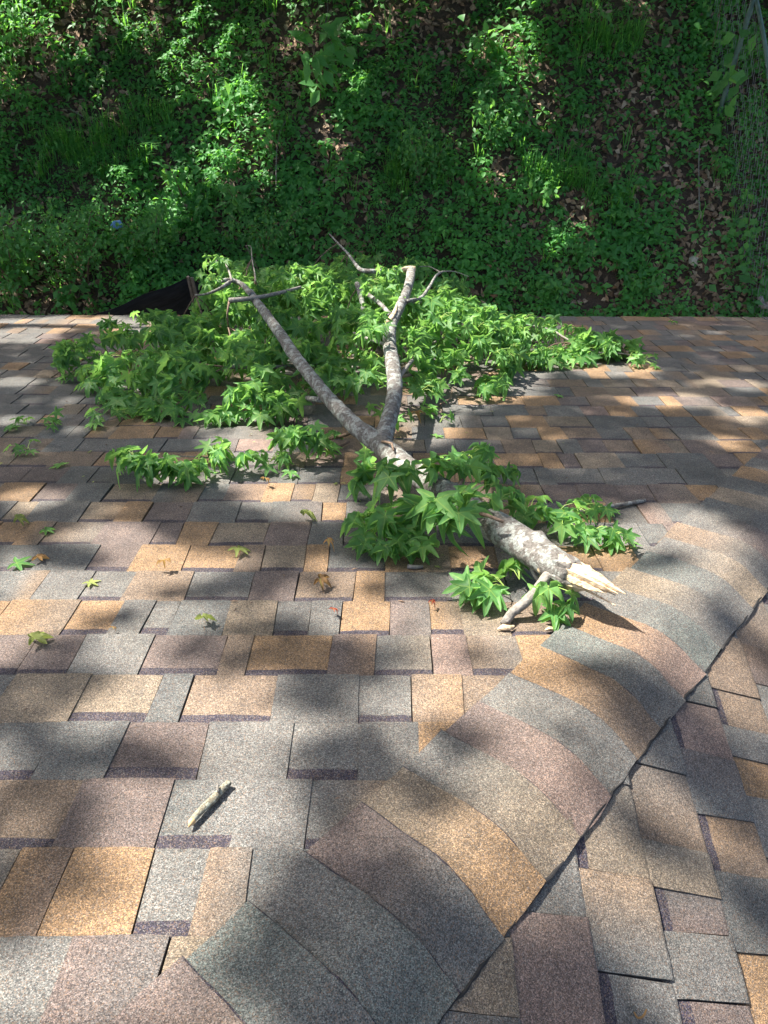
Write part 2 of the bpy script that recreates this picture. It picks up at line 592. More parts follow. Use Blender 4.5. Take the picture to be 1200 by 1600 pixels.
def lay(fn, slope, k0, k1, phase, umin, umax, clampf, skipf):
    for k in range(k0, k1):
        vb = phase + k * EXPO + random.uniform(-.0015, .0015)
        u = umin + random.uniform(0, .3)
        tooth = random.random() < .5
        prev = pick_col()
        lean0 = 0.0
        while u < umax:
            wd = random.choice((.065, .085, .10, .115, .13, .145, .16)) + random.uniform(-.012, .012)
            if not skipf(u, u + wd, vb):
                ca = prev if random.random() < .07 else pick_col()
                cb = ca if random.random() < .62 else .45 * ca + .55 * pick_col()
                nl = random.uniform(-.006, .006)
                ln = (lean0, nl); lean0 = nl
                add_piece(fn, u + .0006, u + wd - .0006, vb, tooth, slope, clampf, ln, ca, cb, (not tooth) and random.random() < .93)
                prev = ca
            u += wd
            tooth = (not tooth) if random.random() < .92 else tooth

lay(f_main, slope_o, -8, ROWS + 1, .703, -5.2, 5.0, lambda u, v: min(u, hip_x(v) - .185), lambda a, b, v: a > hip_x(v) or b < -4.6)
# the right slope: rows run away from the camera
Q0 = .982
def clamp_r(y, q):
    v = (q * c2) / HIP_K
    return min(y, v * cs - .115)
lay(f_right, hip_slope_o, -6, 9, Q0, -1.2, 4.8, clamp_r, lambda a, b, q: a > q * c2 / HIP_K * cs + .02)

pieces.sort(key=lambda p: -p[5])
def piece_colours(me, F, C, FC):
    at = me.color_attributes.new('Col', 'FLOAT_COLOR', 'CORNER')
    buf = []
    for f, isb in zip(F, FC):
        for vi in f:
            c = BANDC if isb else C[vi]
            buf += [c[0], c[1], c[2], 1.0]
    at.data.foreach_set('color', buf)
for W, F, C, FC, sl, ar in pieces[:286]:
    o = mesh_obj('shingle', W, F, M_SH, None)
    piece_colours(o.data, F, C, FC)
    put_under(o, sl)
for sl in (slope_o, hip_slope_o):
    V, Fs, Cs, FCs = [], [], [], []
    n = 0
    for W, F, C, FC, s_, ar in pieces[286:]:
        if s_ is not sl: continue
        V.append(W); Cs.append(C); FCs += FC
        Fs += [tuple(i + n for i in f) for f in F]
        n += len(W)
    o = mesh_obj('shingle_field', np.vstack(V), Fs, M_SH, None)
    piece_colours(o.data, Fs, np.vstack(Cs), FCs)
    put_under(o, sl)
    o['kind'] = 'stuff'

# hip caps, bent over the hip, each lapping the next one down
CAPX = .115                     # exposure of each cap
CAPC = {-1: (PURP, BROWN), 0: (GRN, BLUEG), 1: (GREY, GRN), 2: (PURP, BLUEG), 3: (TANG, TAN), 4: (GREY, TANG), 5: (PURP, PINK), 6: (GREY, GREY), 7: (TAN, BROWN), 8: (GRN, GREY), 9: (TAN, PINK), 10: (GREY, GRN), 11: (TANG, GREY), 12: (GRN, GREY), 13: (GREY, TANG), 14: (BROWN, GREY)}
def cap(k):
    L0 = .713 + k * CAPX
    wl = .182 + random.uniform(-.005, .005); wr = .112 + random.uniform(-.002, .003)
    skew = random.uniform(-.009, .009)
    qs = np.concatenate([np.linspace(-wl, -.06, 5), np.linspace(-.04, .04, 7), np.linspace(.055, wr, 4)])
    ls = [(-.03, .006), (0, .0098), (.055, .0122), (CAPX - .0022, .0155), (CAPX, .0141)]
    ca, cb = CAPC.get(k, (pick_col(), pick_col()))
    ca, cb = np.array(ca), np.array(cb)
    b = .045
    V, C = [], []
    endj = rng.normal(0, .0016, len(ls))
    endr = rng.normal(0, .0016, len(ls))
    for li, (dl, w) in enumerate(ls):
        for qi, q in enumerate(qs):
            qq = q + (endj[li] if qi == 0 else 0) + (endr[li] if qi == len(qs) - 1 else 0)
            if abs(qq) >= b:
                off = (-qq) * hip_l if qq < 0 else qq * hip_r
                nn = n1 if qq < 0 else n2
            else:
                t = (qq + b) / (2 * b)
                off = (1 - t) ** 2 * b * hip_l + t * t * b * hip_r
                nn = (1 - t) * n1 + t * n2
            lift = -.0030 * max(0, min(1, (qq - .03) / .06)) + .0008 * math.sin(40 * qq + k)
            V.append(hip_o + hipdir * (L0 + dl + skew * (-qq) / .2 + (rng.normal(0, .0008) if li >= 3 else 0)) + off + nn * (w + lift))
            s = min(1, max(0, (q + wl) / (wl + wr) * 1.3 - .15)); s = s * s * (3 - 2 * s)
            C.append(ca * (1 - s) + cb * s)
    nu, nr = len(qs), len(ls)
    F = [(i * nu + j, i * nu + j + 1, (i + 1) * nu + j + 1, (i + 1) * nu + j) for i in range(nr - 1) for j in range(nu - 1)]
    ring = [i * nu for i in range(nr)] + [(nr - 1) * nu + j for j in range(1, nu)] + [i * nu + nu - 1 for i in range(nr - 2, -1, -1)]
    base = len(V)
    nm = (n1 + n2) / 2
    for r in ring:
        V.append(V[r] - nm * .0045); C.append(np.array(C[r]) * .55)
    F += [(ring[i], base + i, base + i + 1, ring[i + 1]) for i in range(len(ring) - 1)]
    F = [tuple(reversed(f)) for f in F]
    o = mesh_obj('hip_cap', V, F, M_SH, house)
    nt_ = (nr - 2) * (nu - 1)
    piece_colours(o.data, F, C, [nt_ <= i < nt_ + nu - 1 for i in range(len(F))])     # last row takes the dark band colour along the lower edge
for k in range(-14, 46):
    cap(k)
# black tube drawn in for the shadow gap along the caps' right-hand cut
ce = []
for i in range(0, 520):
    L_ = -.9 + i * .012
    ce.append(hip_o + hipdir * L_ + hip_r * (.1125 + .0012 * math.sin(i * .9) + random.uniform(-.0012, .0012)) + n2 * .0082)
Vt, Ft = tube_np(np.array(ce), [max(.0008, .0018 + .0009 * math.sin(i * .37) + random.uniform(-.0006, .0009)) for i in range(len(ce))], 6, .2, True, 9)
mesh_obj('gap_shadow', Vt, Ft, M_GAP_SHADE, house)

# ------------------------------------------------------------------ star leaf
def star_leaf(droop, fold, seed):
    """unit five-lobed leaf: petiole at the origin, middle lobe along +Y"""
    r = random.Random(seed)
    lobes = [(90 - 112, .66), (90 - 54, .93), (90, 1.0), (90 + 54, .93), (90 + 112, .66)]
    V, rib = [(0, .03, 0)], [1.0]
    mids, tips, ls, rs = [], [], [], []
    sin_i = []
    def add(ang, rad, zoff, rb):
        a = R(ang)
        V.append((rad * math.cos(a), rad * math.sin(a), zoff)); rib.append(rb)
        return len(V) - 1
    for i, (a, rd) in enumerate(lobes):
        a += r.uniform(-5, 5); rd *= r.uniform(.92, 1.06)
        if i == 0: sin_i.append(add(a - 42, .16, fold * .08, 0.0))
        m = add(a, rd * .55, -fold * .04, 1.0); m2 = add(a, rd * .82, -fold * .03, .95)
        t = add(a, rd, 0, .6)
        l = add(a - 13, rd * .60, fold * .10, 0.0); l2 = add(a - 5.5, rd * .84, fold * .04, 0)
        rr = add(a + 13, rd * .60, fold * .10, 0.0); r2 = add(a + 5.5, rd * .84, fold * .04, 0)
        nxt = lobes[i + 1][0] if i < 4 else a + 84
        sin_i.append(add((a + nxt) / 2, .36 if i < 4 else .16, fold * .09, 0.0))
        mids.append((m, m2, t, l, l2, rr, r2))
    F = []
    for i, (m, m2, t, l, l2, rr, r2) in enumerate(mids):
        s0, s1 = sin_i[i], sin_i[i + 1]
        F += [(0, s0, m), (s0, l, m), (l, l2, m2), (l, m2, m), (l2, t, m2), (0, m, s1), (s1, m, rr), (rr, m2, r2), (rr, m, m2), (r2, m2, t)]
    V = np.array(V)
    rad = np.hypot(V[:, 0], V[:, 1])
    V[:, 2] -= droop * rad ** 2 * (1 + .5 * np.sin(2.3 * np.arctan2(V[:, 1], V[:, 0]) + seed))
    V[:, 2] += .03 * np.sin(7 * V[:, 0] + seed) * rad
    V[:, :2] *= (1 - .25 * abs(droop) * rad ** 2)[:, None]
    return V, np.array(F), np.array(rib)
LEAVES = [star_leaf(d, f, i) for i, (d, f) in enumerate([(.05, .6), (.25, 1.0), (.55, .9), (.12, 1.8), (.85, 1.2), (.4, 2.4), (.02, .4), (.04, .9), (-.25, 1.2), (1.0, 2.0), (.7, 2.8)])]
FLAT = (0, 6, 7)

def leaf_matrix(base, tip, nrm, size):
    t = np.asarray(tip, float); t /= np.linalg.norm(t)
    n = np.asarray(nrm, float); n = n - (n @ t) * t; n /= np.linalg.norm(n)
    x = np.cross(t, n)
    M = np.eye(4)
    M[:3, 0] = x * size; M[:3, 1] = t * size; M[:3, 2] = n * size; M[:3, 3] = base
    return M

_leafmesh = {}
def leaf_mesh(kind, mat, tint):
    key = (kind, mat.name, tint)
    if key not in _leafmesh:
        V, F, rib = LEAVES[kind]
        o = fast_mesh('leaf', V, F, mat, None, {'rib': rib, 'tint': np.full(len(V), tint)}, True)
        _leafmesh[key] = o.data
        bpy.data.objects.remove(o)
    return _leafmesh[key]

class Spray:
    """collects leaves and petioles in the roof frame, then links them under one thing"""
    def __init__(self):
        self.leaves = []; self.pet = []
    def leaf(self, node, az, size, up=.35, droop=.5, petiole=.07, kind=None, tint=None, floor=.006):
        d = np.array([math.cos(az), math.sin(az), 0])
        p = d * math.cos(up) + np.array([0, 0, math.sin(up)])
        base = np.array(node) + p * petiole
        base[2] = max(base[2], floor + .004)
        mid = np.array(node) + p * petiole * .5 + np.array([0, 0, .012])
        mx = max(-.2, min(1, (base[2] - floor - .006) / size))
        sd = min(math.sin(droop), mx)
        t = d * math.sqrt(max(0, 1 - sd * sd)) - np.array([0, 0, sd])
        roll = random.gauss(0, .45) * min(1, base[2] / .10)
        side = np.array([-d[1], d[0], 0])
        n = np.array([0, 0, 1]) * math.cos(roll) + side * math.sin(roll)
        if kind is None:
            kind = random.randrange(len(LEAVES)) if base[2] > .06 else random.choice(FLAT + (1, 3))
        if tint is None: tint = random.choice((0., .2, .4, .6, .8))
        self.leaves.append((leaf_matrix(base, t, n, size), kind, tint))
        self.pet.append((np.array(node), mid, base))
    def cluster(self, node, n, size=(.055, .085), az0=None, spread=math.pi, up=(.1, .7), droop=(.1, 1.0), pet=(.04, .09)):
        for i in range(n):
            az = random.uniform(0, 2 * math.pi) if az0 is None else az0 + random.uniform(-spread, spread)
            self.leaf(node, az, random.uniform(*size), random.uniform(*up), random.uniform(*droop), random.uniform(*pet))
    def world_leaves(self):
        R4 = np.eye(4); R4[:3, :3] = RMn
        return [(R4 @ M, k, t) for M, k, t in self.leaves]
    def link(self, root, mat, limit=10 ** 6, petname='petioles'):
        L = self.world_leaves()
        order = list(range(len(L)))
        if len(L) > limit:
            VV, FF, own, n = [], [], [], 0
            for i, (M, k, t) in enumerate(L):
                V, F, rb = LEAVES[k]
                VV.append(V @ M[:3, :3].T + M[:3, 3]); FF.append(F + n); n += len(V)
                own += [i] * len(F)
            VV = np.vstack(VV); FF = np.vstack(FF)
            bvh = BVHTree.FromPolygons([tuple(v) for v in VV], [tuple(int(a) for a in f) for f in FF])
            score = np.zeros(len(L))
            step = 3
            cen = VV[FF].mean(1)
            for fi in range(0, len(FF), step):
                d = cen[fi] - CAM
                dist = np.linalg.norm(d)
                hit = bvh.ray_cast(Vector(CAM), Vector(d / dist))
                if hit[2] is not None and own[hit[2]] == own[fi]:
                    score[own[fi]] += 1 / dist ** 2
            order.sort(key=lambda i: -score[i])
        inv = Matrix.Translation(-root.location)
        for i in order[:limit]:
            M, k, t = L[i]
            o = bpy.data.objects.new('leaf', leaf_mesh(k, mat, t))
            COL.objects.link(o)
            o.parent = root
            o.matrix_basis = inv @ Matrix(M.tolist())
        rest = order[limit:]
        if rest:
            VV, FF, rb_, tt, n = [], [], [], [], 0
            for i in rest:
                M, k, t = L[i]
                V, F, rb = LEAVES[k]
                VV.append(V @ M[:3, :3].T + M[:3, 3]); FF.append(F + n); n += len(V)
                rb_.append(rb); tt.append(np.full(len(V), random.random()))
            o = fast_mesh('foliage', np.vstack(VV), np.vstack(FF), mat, root, {'rib': np.concatenate(rb_), 'tint': np.concatenate(tt)}, True)
            o['kind'] = 'stuff'
        if self.pet:
            VV, FF, n = [], [], 0
            for a, m, b in self.pet:
                V, F = tube_np(roof_w(np.array([a, m, b])), [.0013, .0011, .0010], 4, 0, False)
                VV.append(V); FF += [tuple(i + n for i in f) for f in F]; n += len(V)
            o = mesh_obj(petname, np.vstack(VV), FF, M_PET, root, True)
            o['kind'] = 'stuff'

# ------------------------------------------------------------------ the fallen branch
def rp(*pts):
    return np.array([on_roof(*p) for p in pts])

def build_branch():
    root = empty('fallen_branch', roof_w(on_roof(700, 790, 0)))
    tag(root, 'large broken tree branch with grey lichened bark and heaped green star-shaped leaves', 'branch')
    sp = Spray()
    def limb(name, pts, rad, seg=16, lump=.10, mat=M_BARK, step=.016, seed=0):
        P = roof_w(rp(*pts))
        return tube(name, P, rad, mat, root, seg, lump, step, seed)
    trunk_pts = [(900, 898, .098), (870, 882, .100), (835, 858, .104), (795, 833, .106), (755, 808, .108), (715, 780, .108), (675, 755, .106), (640, 732, .104), (612, 708, .104), (592, 688, .108)]
    tr = limb('trunk', trunk_pts, [.036, .038, .041, .040, .038, .037, .037, .036, .035, .033], 26, .05, step=.009, seed=1)
    # swollen knots on the trunk
    limb('knot', [(828, 836, .120), (842, 842, .128), (856, 856, .122)], [.012, .022, .013], 14, .12, step=.006, seed=2)
    limb('knot', [(722, 764, .120), (708, 768, .130), (694, 778, .120)], [.016, .023, .016], 14, .12, step=.006, seed=3)
    # torn end: pale wood and long splinters
    e = limb('broken_end', [(862, 877, .100), (893, 893, .0985), (912, 904, .097), (926, 912, .096)], [.0385, .0345, .025, .010], 18, .16, M_WOOD, .007, 4)
    A0 = rp((900, 898, .098))[0]; A1 = rp((972, 931, .094))[0]
    ax = A1 - A0; LN = np.linalg.norm(ax); ax /= LN
    u_ = np.cross(ax, np.array([0, 0, 1.0])); u_ /= np.linalg.norm(u_); w_ = np.cross(u_, ax)
    def splinter(th, r0, start, length, rad, sd, mat=M_WOOD, pull=.30):
        off = r0 * (math.cos(th) * u_ + math.sin(th) * w_)
        P = np.array([A0 + ax * start + off, A0 + ax * (start + length * .35) + off * .98, A0 + ax * (start + length * .7) + off * (1 - pull * .45), A0 + ax * (start + length) + off * (1 - pull)])
        Q, rr = smooth_path(roof_w(P), [rad * .7, rad, rad * .75, .0008], .008)
        V, F = tube_np(Q, rr, 7, .22, True, sd)
        o = mesh_obj('splinter', V, F, mat, None, False)
        put_under(o, e)
    k = 0
    for th, ln, rd in [(1.3, LN * 1.12, .015), (.8, LN * 1.0, .014), (1.9, LN * .85, .013), (.2, LN * .80, .013), (2.5, LN * .62, .012), (-.4, LN * .52, .012), (-1.0, LN * .42, .012), (3.1, LN * .45, .012), (-1.7, LN * .38, .012), (-2.4, LN * .34, .012), (1.1, LN * .95, .010), (.5, LN * .7, .009), (2.2, LN * .5, .008)]:
        k += 1
        splinter(th, .021 if k < 11 else .010, -.03, ln + .03, rd, 10 + k)
    for q in range(16):
        k += 1
        splinter(random.uniform(-3, 3), random.uniform(.008, .030), random.uniform(-.02, .02), random.uniform(.03, .10) * (1.2 if q % 3 == 0 else .8), random.uniform(.0018, .0040), 10 + k, M_WOOD, random.uniform(-.3, .5))
    for th, r0, ln, rd in [(-.15, .014, .055, .010), (.35, .017, .05, .006), (-.7, .016, .045, .009)]:
        k += 1
        splinter(th, r0, .0, ln, rd, 10 + k, M_ROT, .3)
    for th, ln in [(1.7, .035), (2.6, .028), (.9, .02), (-.2, .03), (-1.3, .025), (3.4, .02)]:
        k += 1
        splinter(th, .033, -.045, ln + .03, .009, 10 + k, M_BARK, .12)
    # limbs
    limb('limb', [(604, 700, .104), (585, 686, .112), (556, 665, .13), (520, 627, .165), (490, 590, .205), (462, 555, .245), (440, 522, .285), (420, 494, .32), (404, 473, .35), (393, 456, .375)],
         [.034, .032, .029, .0265, .025, .0235, .022, .021, .0195, .016], 16, .10, seed=5)
    limb('limb', [(600, 694, .108), (606, 668, .135), (616, 636, .165), (620, 605, .20), (616, 570, .24), (611, 535, .28), (614, 508, .315), (625, 485, .345), (635, 462, .375), (643, 438, .405), (644, 421, .43)],
         [.032, .031, .029, .0285, .027, .026, .025, .0225, .021, .021, .022], 16, .10, seed=6)
    t2 = limb('broken_tip', [(650, 421, .432), (632, 421, .436), (620, 424, .44)], [.017, .014, .006], 8, .25, M_WOOD, .01, 7)
    limb('splinter', [(610, 503, .335), (619, 487, .355), (624, 470, .375)], [.012, .009, .001], 6, .2, M_WOOD, .01, 71)
    # side branches and stubs
    B = []
    def twig(pts, r0, r1, mat=M_TWIG, seg=7, lump=.08, name='twig'):
        P = rp(*pts)
        n = len(P)
        o = tube(name, roof_w(P), [r0 + (r1 - r0) * i / (n - 1) for i in range(n)], mat, root, seg, lump, .025, len(B) + 20)
        B.append(P)
        return P
    twig([(396, 462, .372), (380, 445, .40), (362, 438, .42), (350, 440, .42)], .015, .009, M_BARK)
    twig([(365, 440, .42), (358, 420, .46), (345, 404, .485), (338, 412, .47)], .006, .002)
    twig([(402, 440, .40), (400, 425, .43), (396, 405, .47), (394, 386, .50), (386, 384, .50)], .004, .0015)
    twig([(360, 470, .36), (400, 466, .37), (440, 458, .385), (472, 449, .395)], .013, .007, M_TWIG)
    twig([(361, 470, .36), (358, 490, .31), (359, 512, .24)], .006, .004, M_TWIGB)
    twig([(362, 441, .42), (345, 452, .40), (325, 460, .37), (308, 462, .34)], .010, .004, M_BARK)
    twig([(620, 424, .44), (596, 424, .45), (570, 423, .455), (560, 416, .46), (545, 396, .49), (530, 380, .52), (517, 366, .54)], .014, .004, M_BARK)
    twig([(560, 444, .40), (566, 462, .37), (571, 485, .33), (574, 515, .26)], .013, .011, M_BARK)
    twig([(562, 448, .39), (580, 462, .37), (600, 478, .35), (612, 492, .34)], .009, .010, M_BARK)
    twig([(640, 470, .37), (660, 465, .36), (672, 450, .375), (684, 430, .40), (694, 424, .41)], .010, .005, M_BARK)
    twig([(690, 425, .41), (672, 416, .42), (655, 417, .42)], .004, .0015)
    twig([(692, 424, .41), (712, 424, .40), (735, 432, .38)], .004, .0012)
    twig([(640, 472, .36), (690, 474, .30), (740, 490, .23), (790, 502, .17), (830, 508, .15), (865, 515, .13)], .011, .006)
    twig([(865, 515, .13), (900, 535, .09), (940, 550, .06), (985, 553, .045), (1038, 574, .015)], .006, .0025)
    twig([(620, 590, .20), (650, 584, .12), (690, 575, .06), (716, 576, .03)], .008, .004, M_TWIGB)
    twig([(690, 632, .012), (706, 622, .03), (708, 606, .05), (694, 604, .05)], .004, .0015, M_TWIGB)
    twig([(355, 574, .16), (400, 574, .15), (450, 573, .13), (500, 570, .12), (560, 566, .12), (600, 562, .14)], .009, .008)
    twig([(505, 625, .12), (475, 623, .075), (440, 627, .05), (420, 628, .04)], .012, .008, M_BARK)
    twig([(560, 672, .11), (535, 682, .06), (505, 688, .035), (490, 690, .03)], .008, .004, M_TWIGB)
    twig([(548, 690, .02), (528, 700, .012), (512, 702, .012)], .006, .004, M_TWIGB)
    twig([(600, 690, .14), (615, 693, .155), (618, 704, .145)], .005, .003, M_TWIGB)
    twig([(610, 540, .27), (580, 530, .28), (555, 520, .27)], .008, .004)
    twig([(618, 600, .21), (650, 560, .20), (690, 530, .18), (730, 520, .15)], .009, .004)
    # stub at the broken end and the twigs beside the trunk
    st = twig([(868, 888, .098), (856, 903, .085), (842, 922, .065), (822, 943, .042), (803, 957, .022), (792, 974, .012)], .0125, .0115, M_TWIG, 10, .12, 'stub')
    twig([(756, 818, .08), (800, 812, .05), (850, 806, .03), (905, 800, .022), (960, 790, .016), (1011, 781, .014)], .010, .006, M_BARK)
    twig([(830, 880, .07), (850, 915, .04), (880, 935, .02), (905, 936, .012)], .006, .003)
    twig([(735, 800, .15), (765, 805, .17), (790, 815, .165)], .006, .004, M_TWIGB)
    twig([(700, 790, .09), (660, 800, .06), (620, 810, .045), (590, 815, .03)], .007, .003, M_TWIGB)
    twig([(640, 885, .012), (652, 886, .012), (664, 885, .012)], .006, .005)
    twig([(718, 760, .14), (740, 730, .12), (760, 715, .08), (785, 735, .04)], .006, .003, M_TWIGB)

    # ---- leaf heap: mounded over the limbs
    blobs = [(-.42, 4.15, .66, .75, .40), (-1.0, 3.72, .55, .42, .24), (-.55, 3.30, .62, .40, .20), (.10, 3.80, .55, .75, .34), (.62, 4.05, .50, .30, .18), (1.02, 4.02, .32, .20, .10), (-.74, 4.40, .27, .45, .40), (-.05, 4.65, .6, .4, .40)]
    def hf(x, v):
        h = 0
        for bx, bv, rx, rv, hh in blobs:
            q = ((x - bx) / rx) ** 2 + ((v - bv) / rv) ** 2
            h = max(h, hh * math.sqrt(max(0, 1 - q)) if q < 1 else 0)
        return h
    allB = np.vstack(B + [rp(*[(556, 665, .13), (490, 590, .205), (440, 522, .285), (404, 473, .35)]), rp(*[(616, 636, .165), (616, 570, .24), (625, 485, .345)])])
    n = 0
    tries = 0
    dens = Vector
    while n < 440 and tries < 30000:
        tries += 1
        x = random.uniform(-1.75, 1.35); v = random.uniform(2.85, 4.95)
        h = hf(x, v)
        if h < .03: continue
        # thin out in front of the fork
        if v < 3.25 and x > -.15 and random.random() < .75: continue
        w = h * random.choice((.25, .5, .7, .85, .95, 1.0, 1.05)) + .012
        gx = (hf(x + .05, v) - hf(x - .05, v)); gv = (hf(x, v + .05) - hf(x, v - .05))
        node = np.array([x, v, w])
        az = math.atan2(-gv - .06, -gx)
        for q in range(random.randint(4, 7)):
            a = az + random.gauss(0, .9)
            sp.leaf(node, a, random.uniform(.046, .084), random.uniform(-.2, .5), random.uniform(.6, 1.5), random.uniform(.03, .075))
        # twig back to the nearest wood
        i = np.argmin(np.linalg.norm(allB - node, axis=1))
        b = allB[i]
        if .08 < np.linalg.norm(b - node) < .38 and node[2] < h * .9 and n % 6 == 0:
            mid = (b + node) / 2 + np.array([0, 0, .03])
            tube('twig', roof_w(np.array([b, mid, node])), [.0035, .003, .002], M_TWIGB, root, 5, 0, .05)
        n += 1
    # explicit clusters: (px, py, w, leaves, azimuth, spread, size)
    for px, py, w, k, az, sprd, sz in [
        (345, 415, .47, 9, -1.6, 1.5, .06), (338, 440, .42, 7, -2.2, 1.2, .06), (480, 425, .42, 8, -1.6, 1.6, .075), (440, 440, .40, 6, -1.6, 1.4, .07),
        (610, 425, .46, 7, -1.9, 1.3, .065), (590, 455, .40, 6, -1.9, 1.2, .06), (600, 500, .36, 8, -2.1, 1.0, .075), (590, 520, .33, 7, -2.2, 1.0, .07), (575, 590, .20, 8, -1.9, 1.0, .08), (545, 600, .17, 6, -2, 1.0, .075),
        (685, 500, .28, 8, -1.2, 1.3, .075), (740, 505, .20, 8, -1.2, 1.3, .075), (800, 515, .15, 8, -1.2, 1.3, .072), (850, 520, .12, 7, -1.3, 1.4, .07), (830, 545, .05, 6, -.9, 1.5, .065),
        (905, 545, .07, 8, -.8, 1.6, .065), (945, 552, .05, 8, -.4, 1.6, .062), (985, 560, .035, 7, -.2, 1.4, .058), (1005, 566, .025, 5, 0, 1.0, .05), (930, 535, .06, 6, .8, 1.5, .06),
        (660, 610, .10, 6, -1.0, 1.2, .075), (655, 585, .10, 5, -.9, 1.1, .065), (720, 560, .05, 6, -.6, 1.5, .065), (620, 660, .05, 4, -.4, 1.4, .07), (655, 648, .03, 5, -.2, 1.6, .06), (600, 640, .06, 4, -1.5, 1.4, .06),
        (150, 585, .06, 7, 3.0, 1.3, .065), (125, 590, .03, 6, 3.1, 1.0, .06), (225, 540, .08, 5, 2.6, 1.3, .06), (225, 503, .03, 3, 1.9, 1.0, .06),
        (290, 648, .03, 6, -2.2, 1.5, .07), (260, 640, .03, 6, -2.6, 1.2, .068), (400, 640, .05, 7, -1.6, 1.5, .07), (440, 645, .05, 6, -1.2, 1.5, .07), (360, 650, .03, 5, -1.9, 1.4, .065),
        # beside the trunk
        (636, 745, .16, 6, -2.5, .9, .095), (655, 735, .17, 6, -1.3, 1.5, .085), (700, 735, .17, 6, 1.2, 1.6, .085), (735, 712, .14, 8, -1.0, 1.8, .085), (760, 735, .08, 7, -.3, 1.4, .075), (778, 745, .05, 5, 0, 1.2, .065),
        (690, 790, .16, 5, -1.8, .8, .105), (715, 800, .15, 4, -1.4, .7, .11), (660, 790, .11, 6, -2.0, 1.3, .085), (735, 775, .16, 6, -.7, 1.4, .085), (775, 790, .13, 5, -.4, 1.4, .08),
        (620, 815, .06, 7, -2.2, 1.5, .085), (600, 812, .05, 6, 3.0, 1.4, .075), (590, 835, .035, 5, -2.2, 1.3, .08), (640, 830, .05, 6, -1.7, 1.4, .085), (615, 850, .035, 5, -1.6, 1.4, .075), (660, 850, .03, 4, -1.2, 1.4, .07),
        (830, 800, .06, 7, -.6, 1.7, .075), (870, 805, .05, 7, -.8, 1.7, .075), (880, 815, .05, 6, -1.3, 1.2, .075), (925, 830, .03, 6, -1.2, .9, .065), (955, 840, .025, 6, -.9, .9, .058), (900, 800, .04, 5, .6, 1.5, .065), (920, 800, .02, 4, .3, 1.3, .06),
        (795, 920, .035, 6, 3.0, 1.1, .085), (775, 925, .03, 5, -2.6, 1.2, .08), (815, 905, .04, 5, 1.8, 1.2, .07), (858, 925, .05, 4, -1.4, .9, .075), (868, 945, .03, 3, -1.5, .5, .065),
        (575, 705, .12, 2, -1.7, .6, .06), (690, 660, .02, 3, .2, 1.5, .05), (600, 735, .10, 5, -2.6, .9, .09), (580, 755, .05, 4, -2.9, .8, .09)]:
        node = on_roof(px, py, w)
        sp.cluster(node, k, (sz * .62, sz * .88), az, sprd, (-.1, .7), (.2, 1.2), (.03, .075))
    sp.link(root, M_LEAF, 300)
    return root
build_branch()

def sprig(label, pts, clusters, r=.004, mat=M_TWIG, group=None):
    root = empty('leafy_sprig', roof_w(on_roof(*pts[0][:2], 0)))
    tag(root, label, 'sprig', group)
    P = roof_w(rp(*pts))
    tube('twig', P, [r * (1 - .6 * i / (len(P) - 1)) for i in range(len(P))], mat, root, 6, .05, .03)
    sp = Spray()
    for px, py, w, k, az, sprd, sz in clusters:
        sp.cluster(on_roof(px, py, w), k + 2, (sz * .6, sz * .85), az, sprd, (0, .8), (.1, 1.0), (.03, .07))
    sp.link(root, M_LEAF)
sprig('long bare twig with drooping bright green leaves at its left end, lying on shingles', [(372, 716, .02), (330, 716, .03), (280, 714, .035), (225, 722, .05)],
      [(232, 724, .07, 6, -2.0, .9, .09), (215, 722, .06, 6, 2.8, 1.0, .085), (285, 730, .05, 6, -1.2, 1.2, .08), (300, 742, .03, 5, -.6, 1.0, .075), (250, 728, .06, 4, -1.2, 1.0, .09)])
sprig('sunlit bunch of glossy leaves in the middle of the loose row of sprigs', [(446, 720, .02), (410, 715, .03), (372, 714, .05)],
      [(370, 715, .06, 6, -2.4, 1.2, .085), (395, 718, .045, 5, -1.4, 1.3, .075), (425, 722, .03, 5, -.6, 1.3, .065), (355, 712, .04, 4, 2.8, 1.0, .07)])
sprig('upright bunch of drooping leaves just left of the branch fork', [(520, 700, .012), (500, 690, .04), (478, 680, .09)],
      [(475, 678, .11, 7, -1.8, 1.3, .085), (485, 690, .07, 6, -1.2, 1.6, .08), (460, 692, .06, 4, -2.4, 1.2, .08), (505, 702, .02, 4, -.4, 1.3, .065)])
sprig('small pair of leaf tufts at the left edge of the roof', [(92, 662, .012), (60, 664, .016), (34, 664, .014)], [(45, 664, .02, 5, 3.0, 1.2, .05), (72, 664, .025, 5, .2, 1.6, .05)], .003)
sprig('small flat sprig lying just in front of the heap on its left side', [(205, 650, .012), (180, 655, .015), (158, 662, .012)], [(185, 652, .02, 6, .2, 1.4, .06), (168, 660, .018, 5, -2.6, 1.2, .06)], .003)
sprig('tiny dark sprig on the shaded shingles near the left edge', [(62, 702, .01), (45, 704, .014), (34, 706, .01)], [(46, 704, .015, 4, 0, 2.5, .042)], .002)

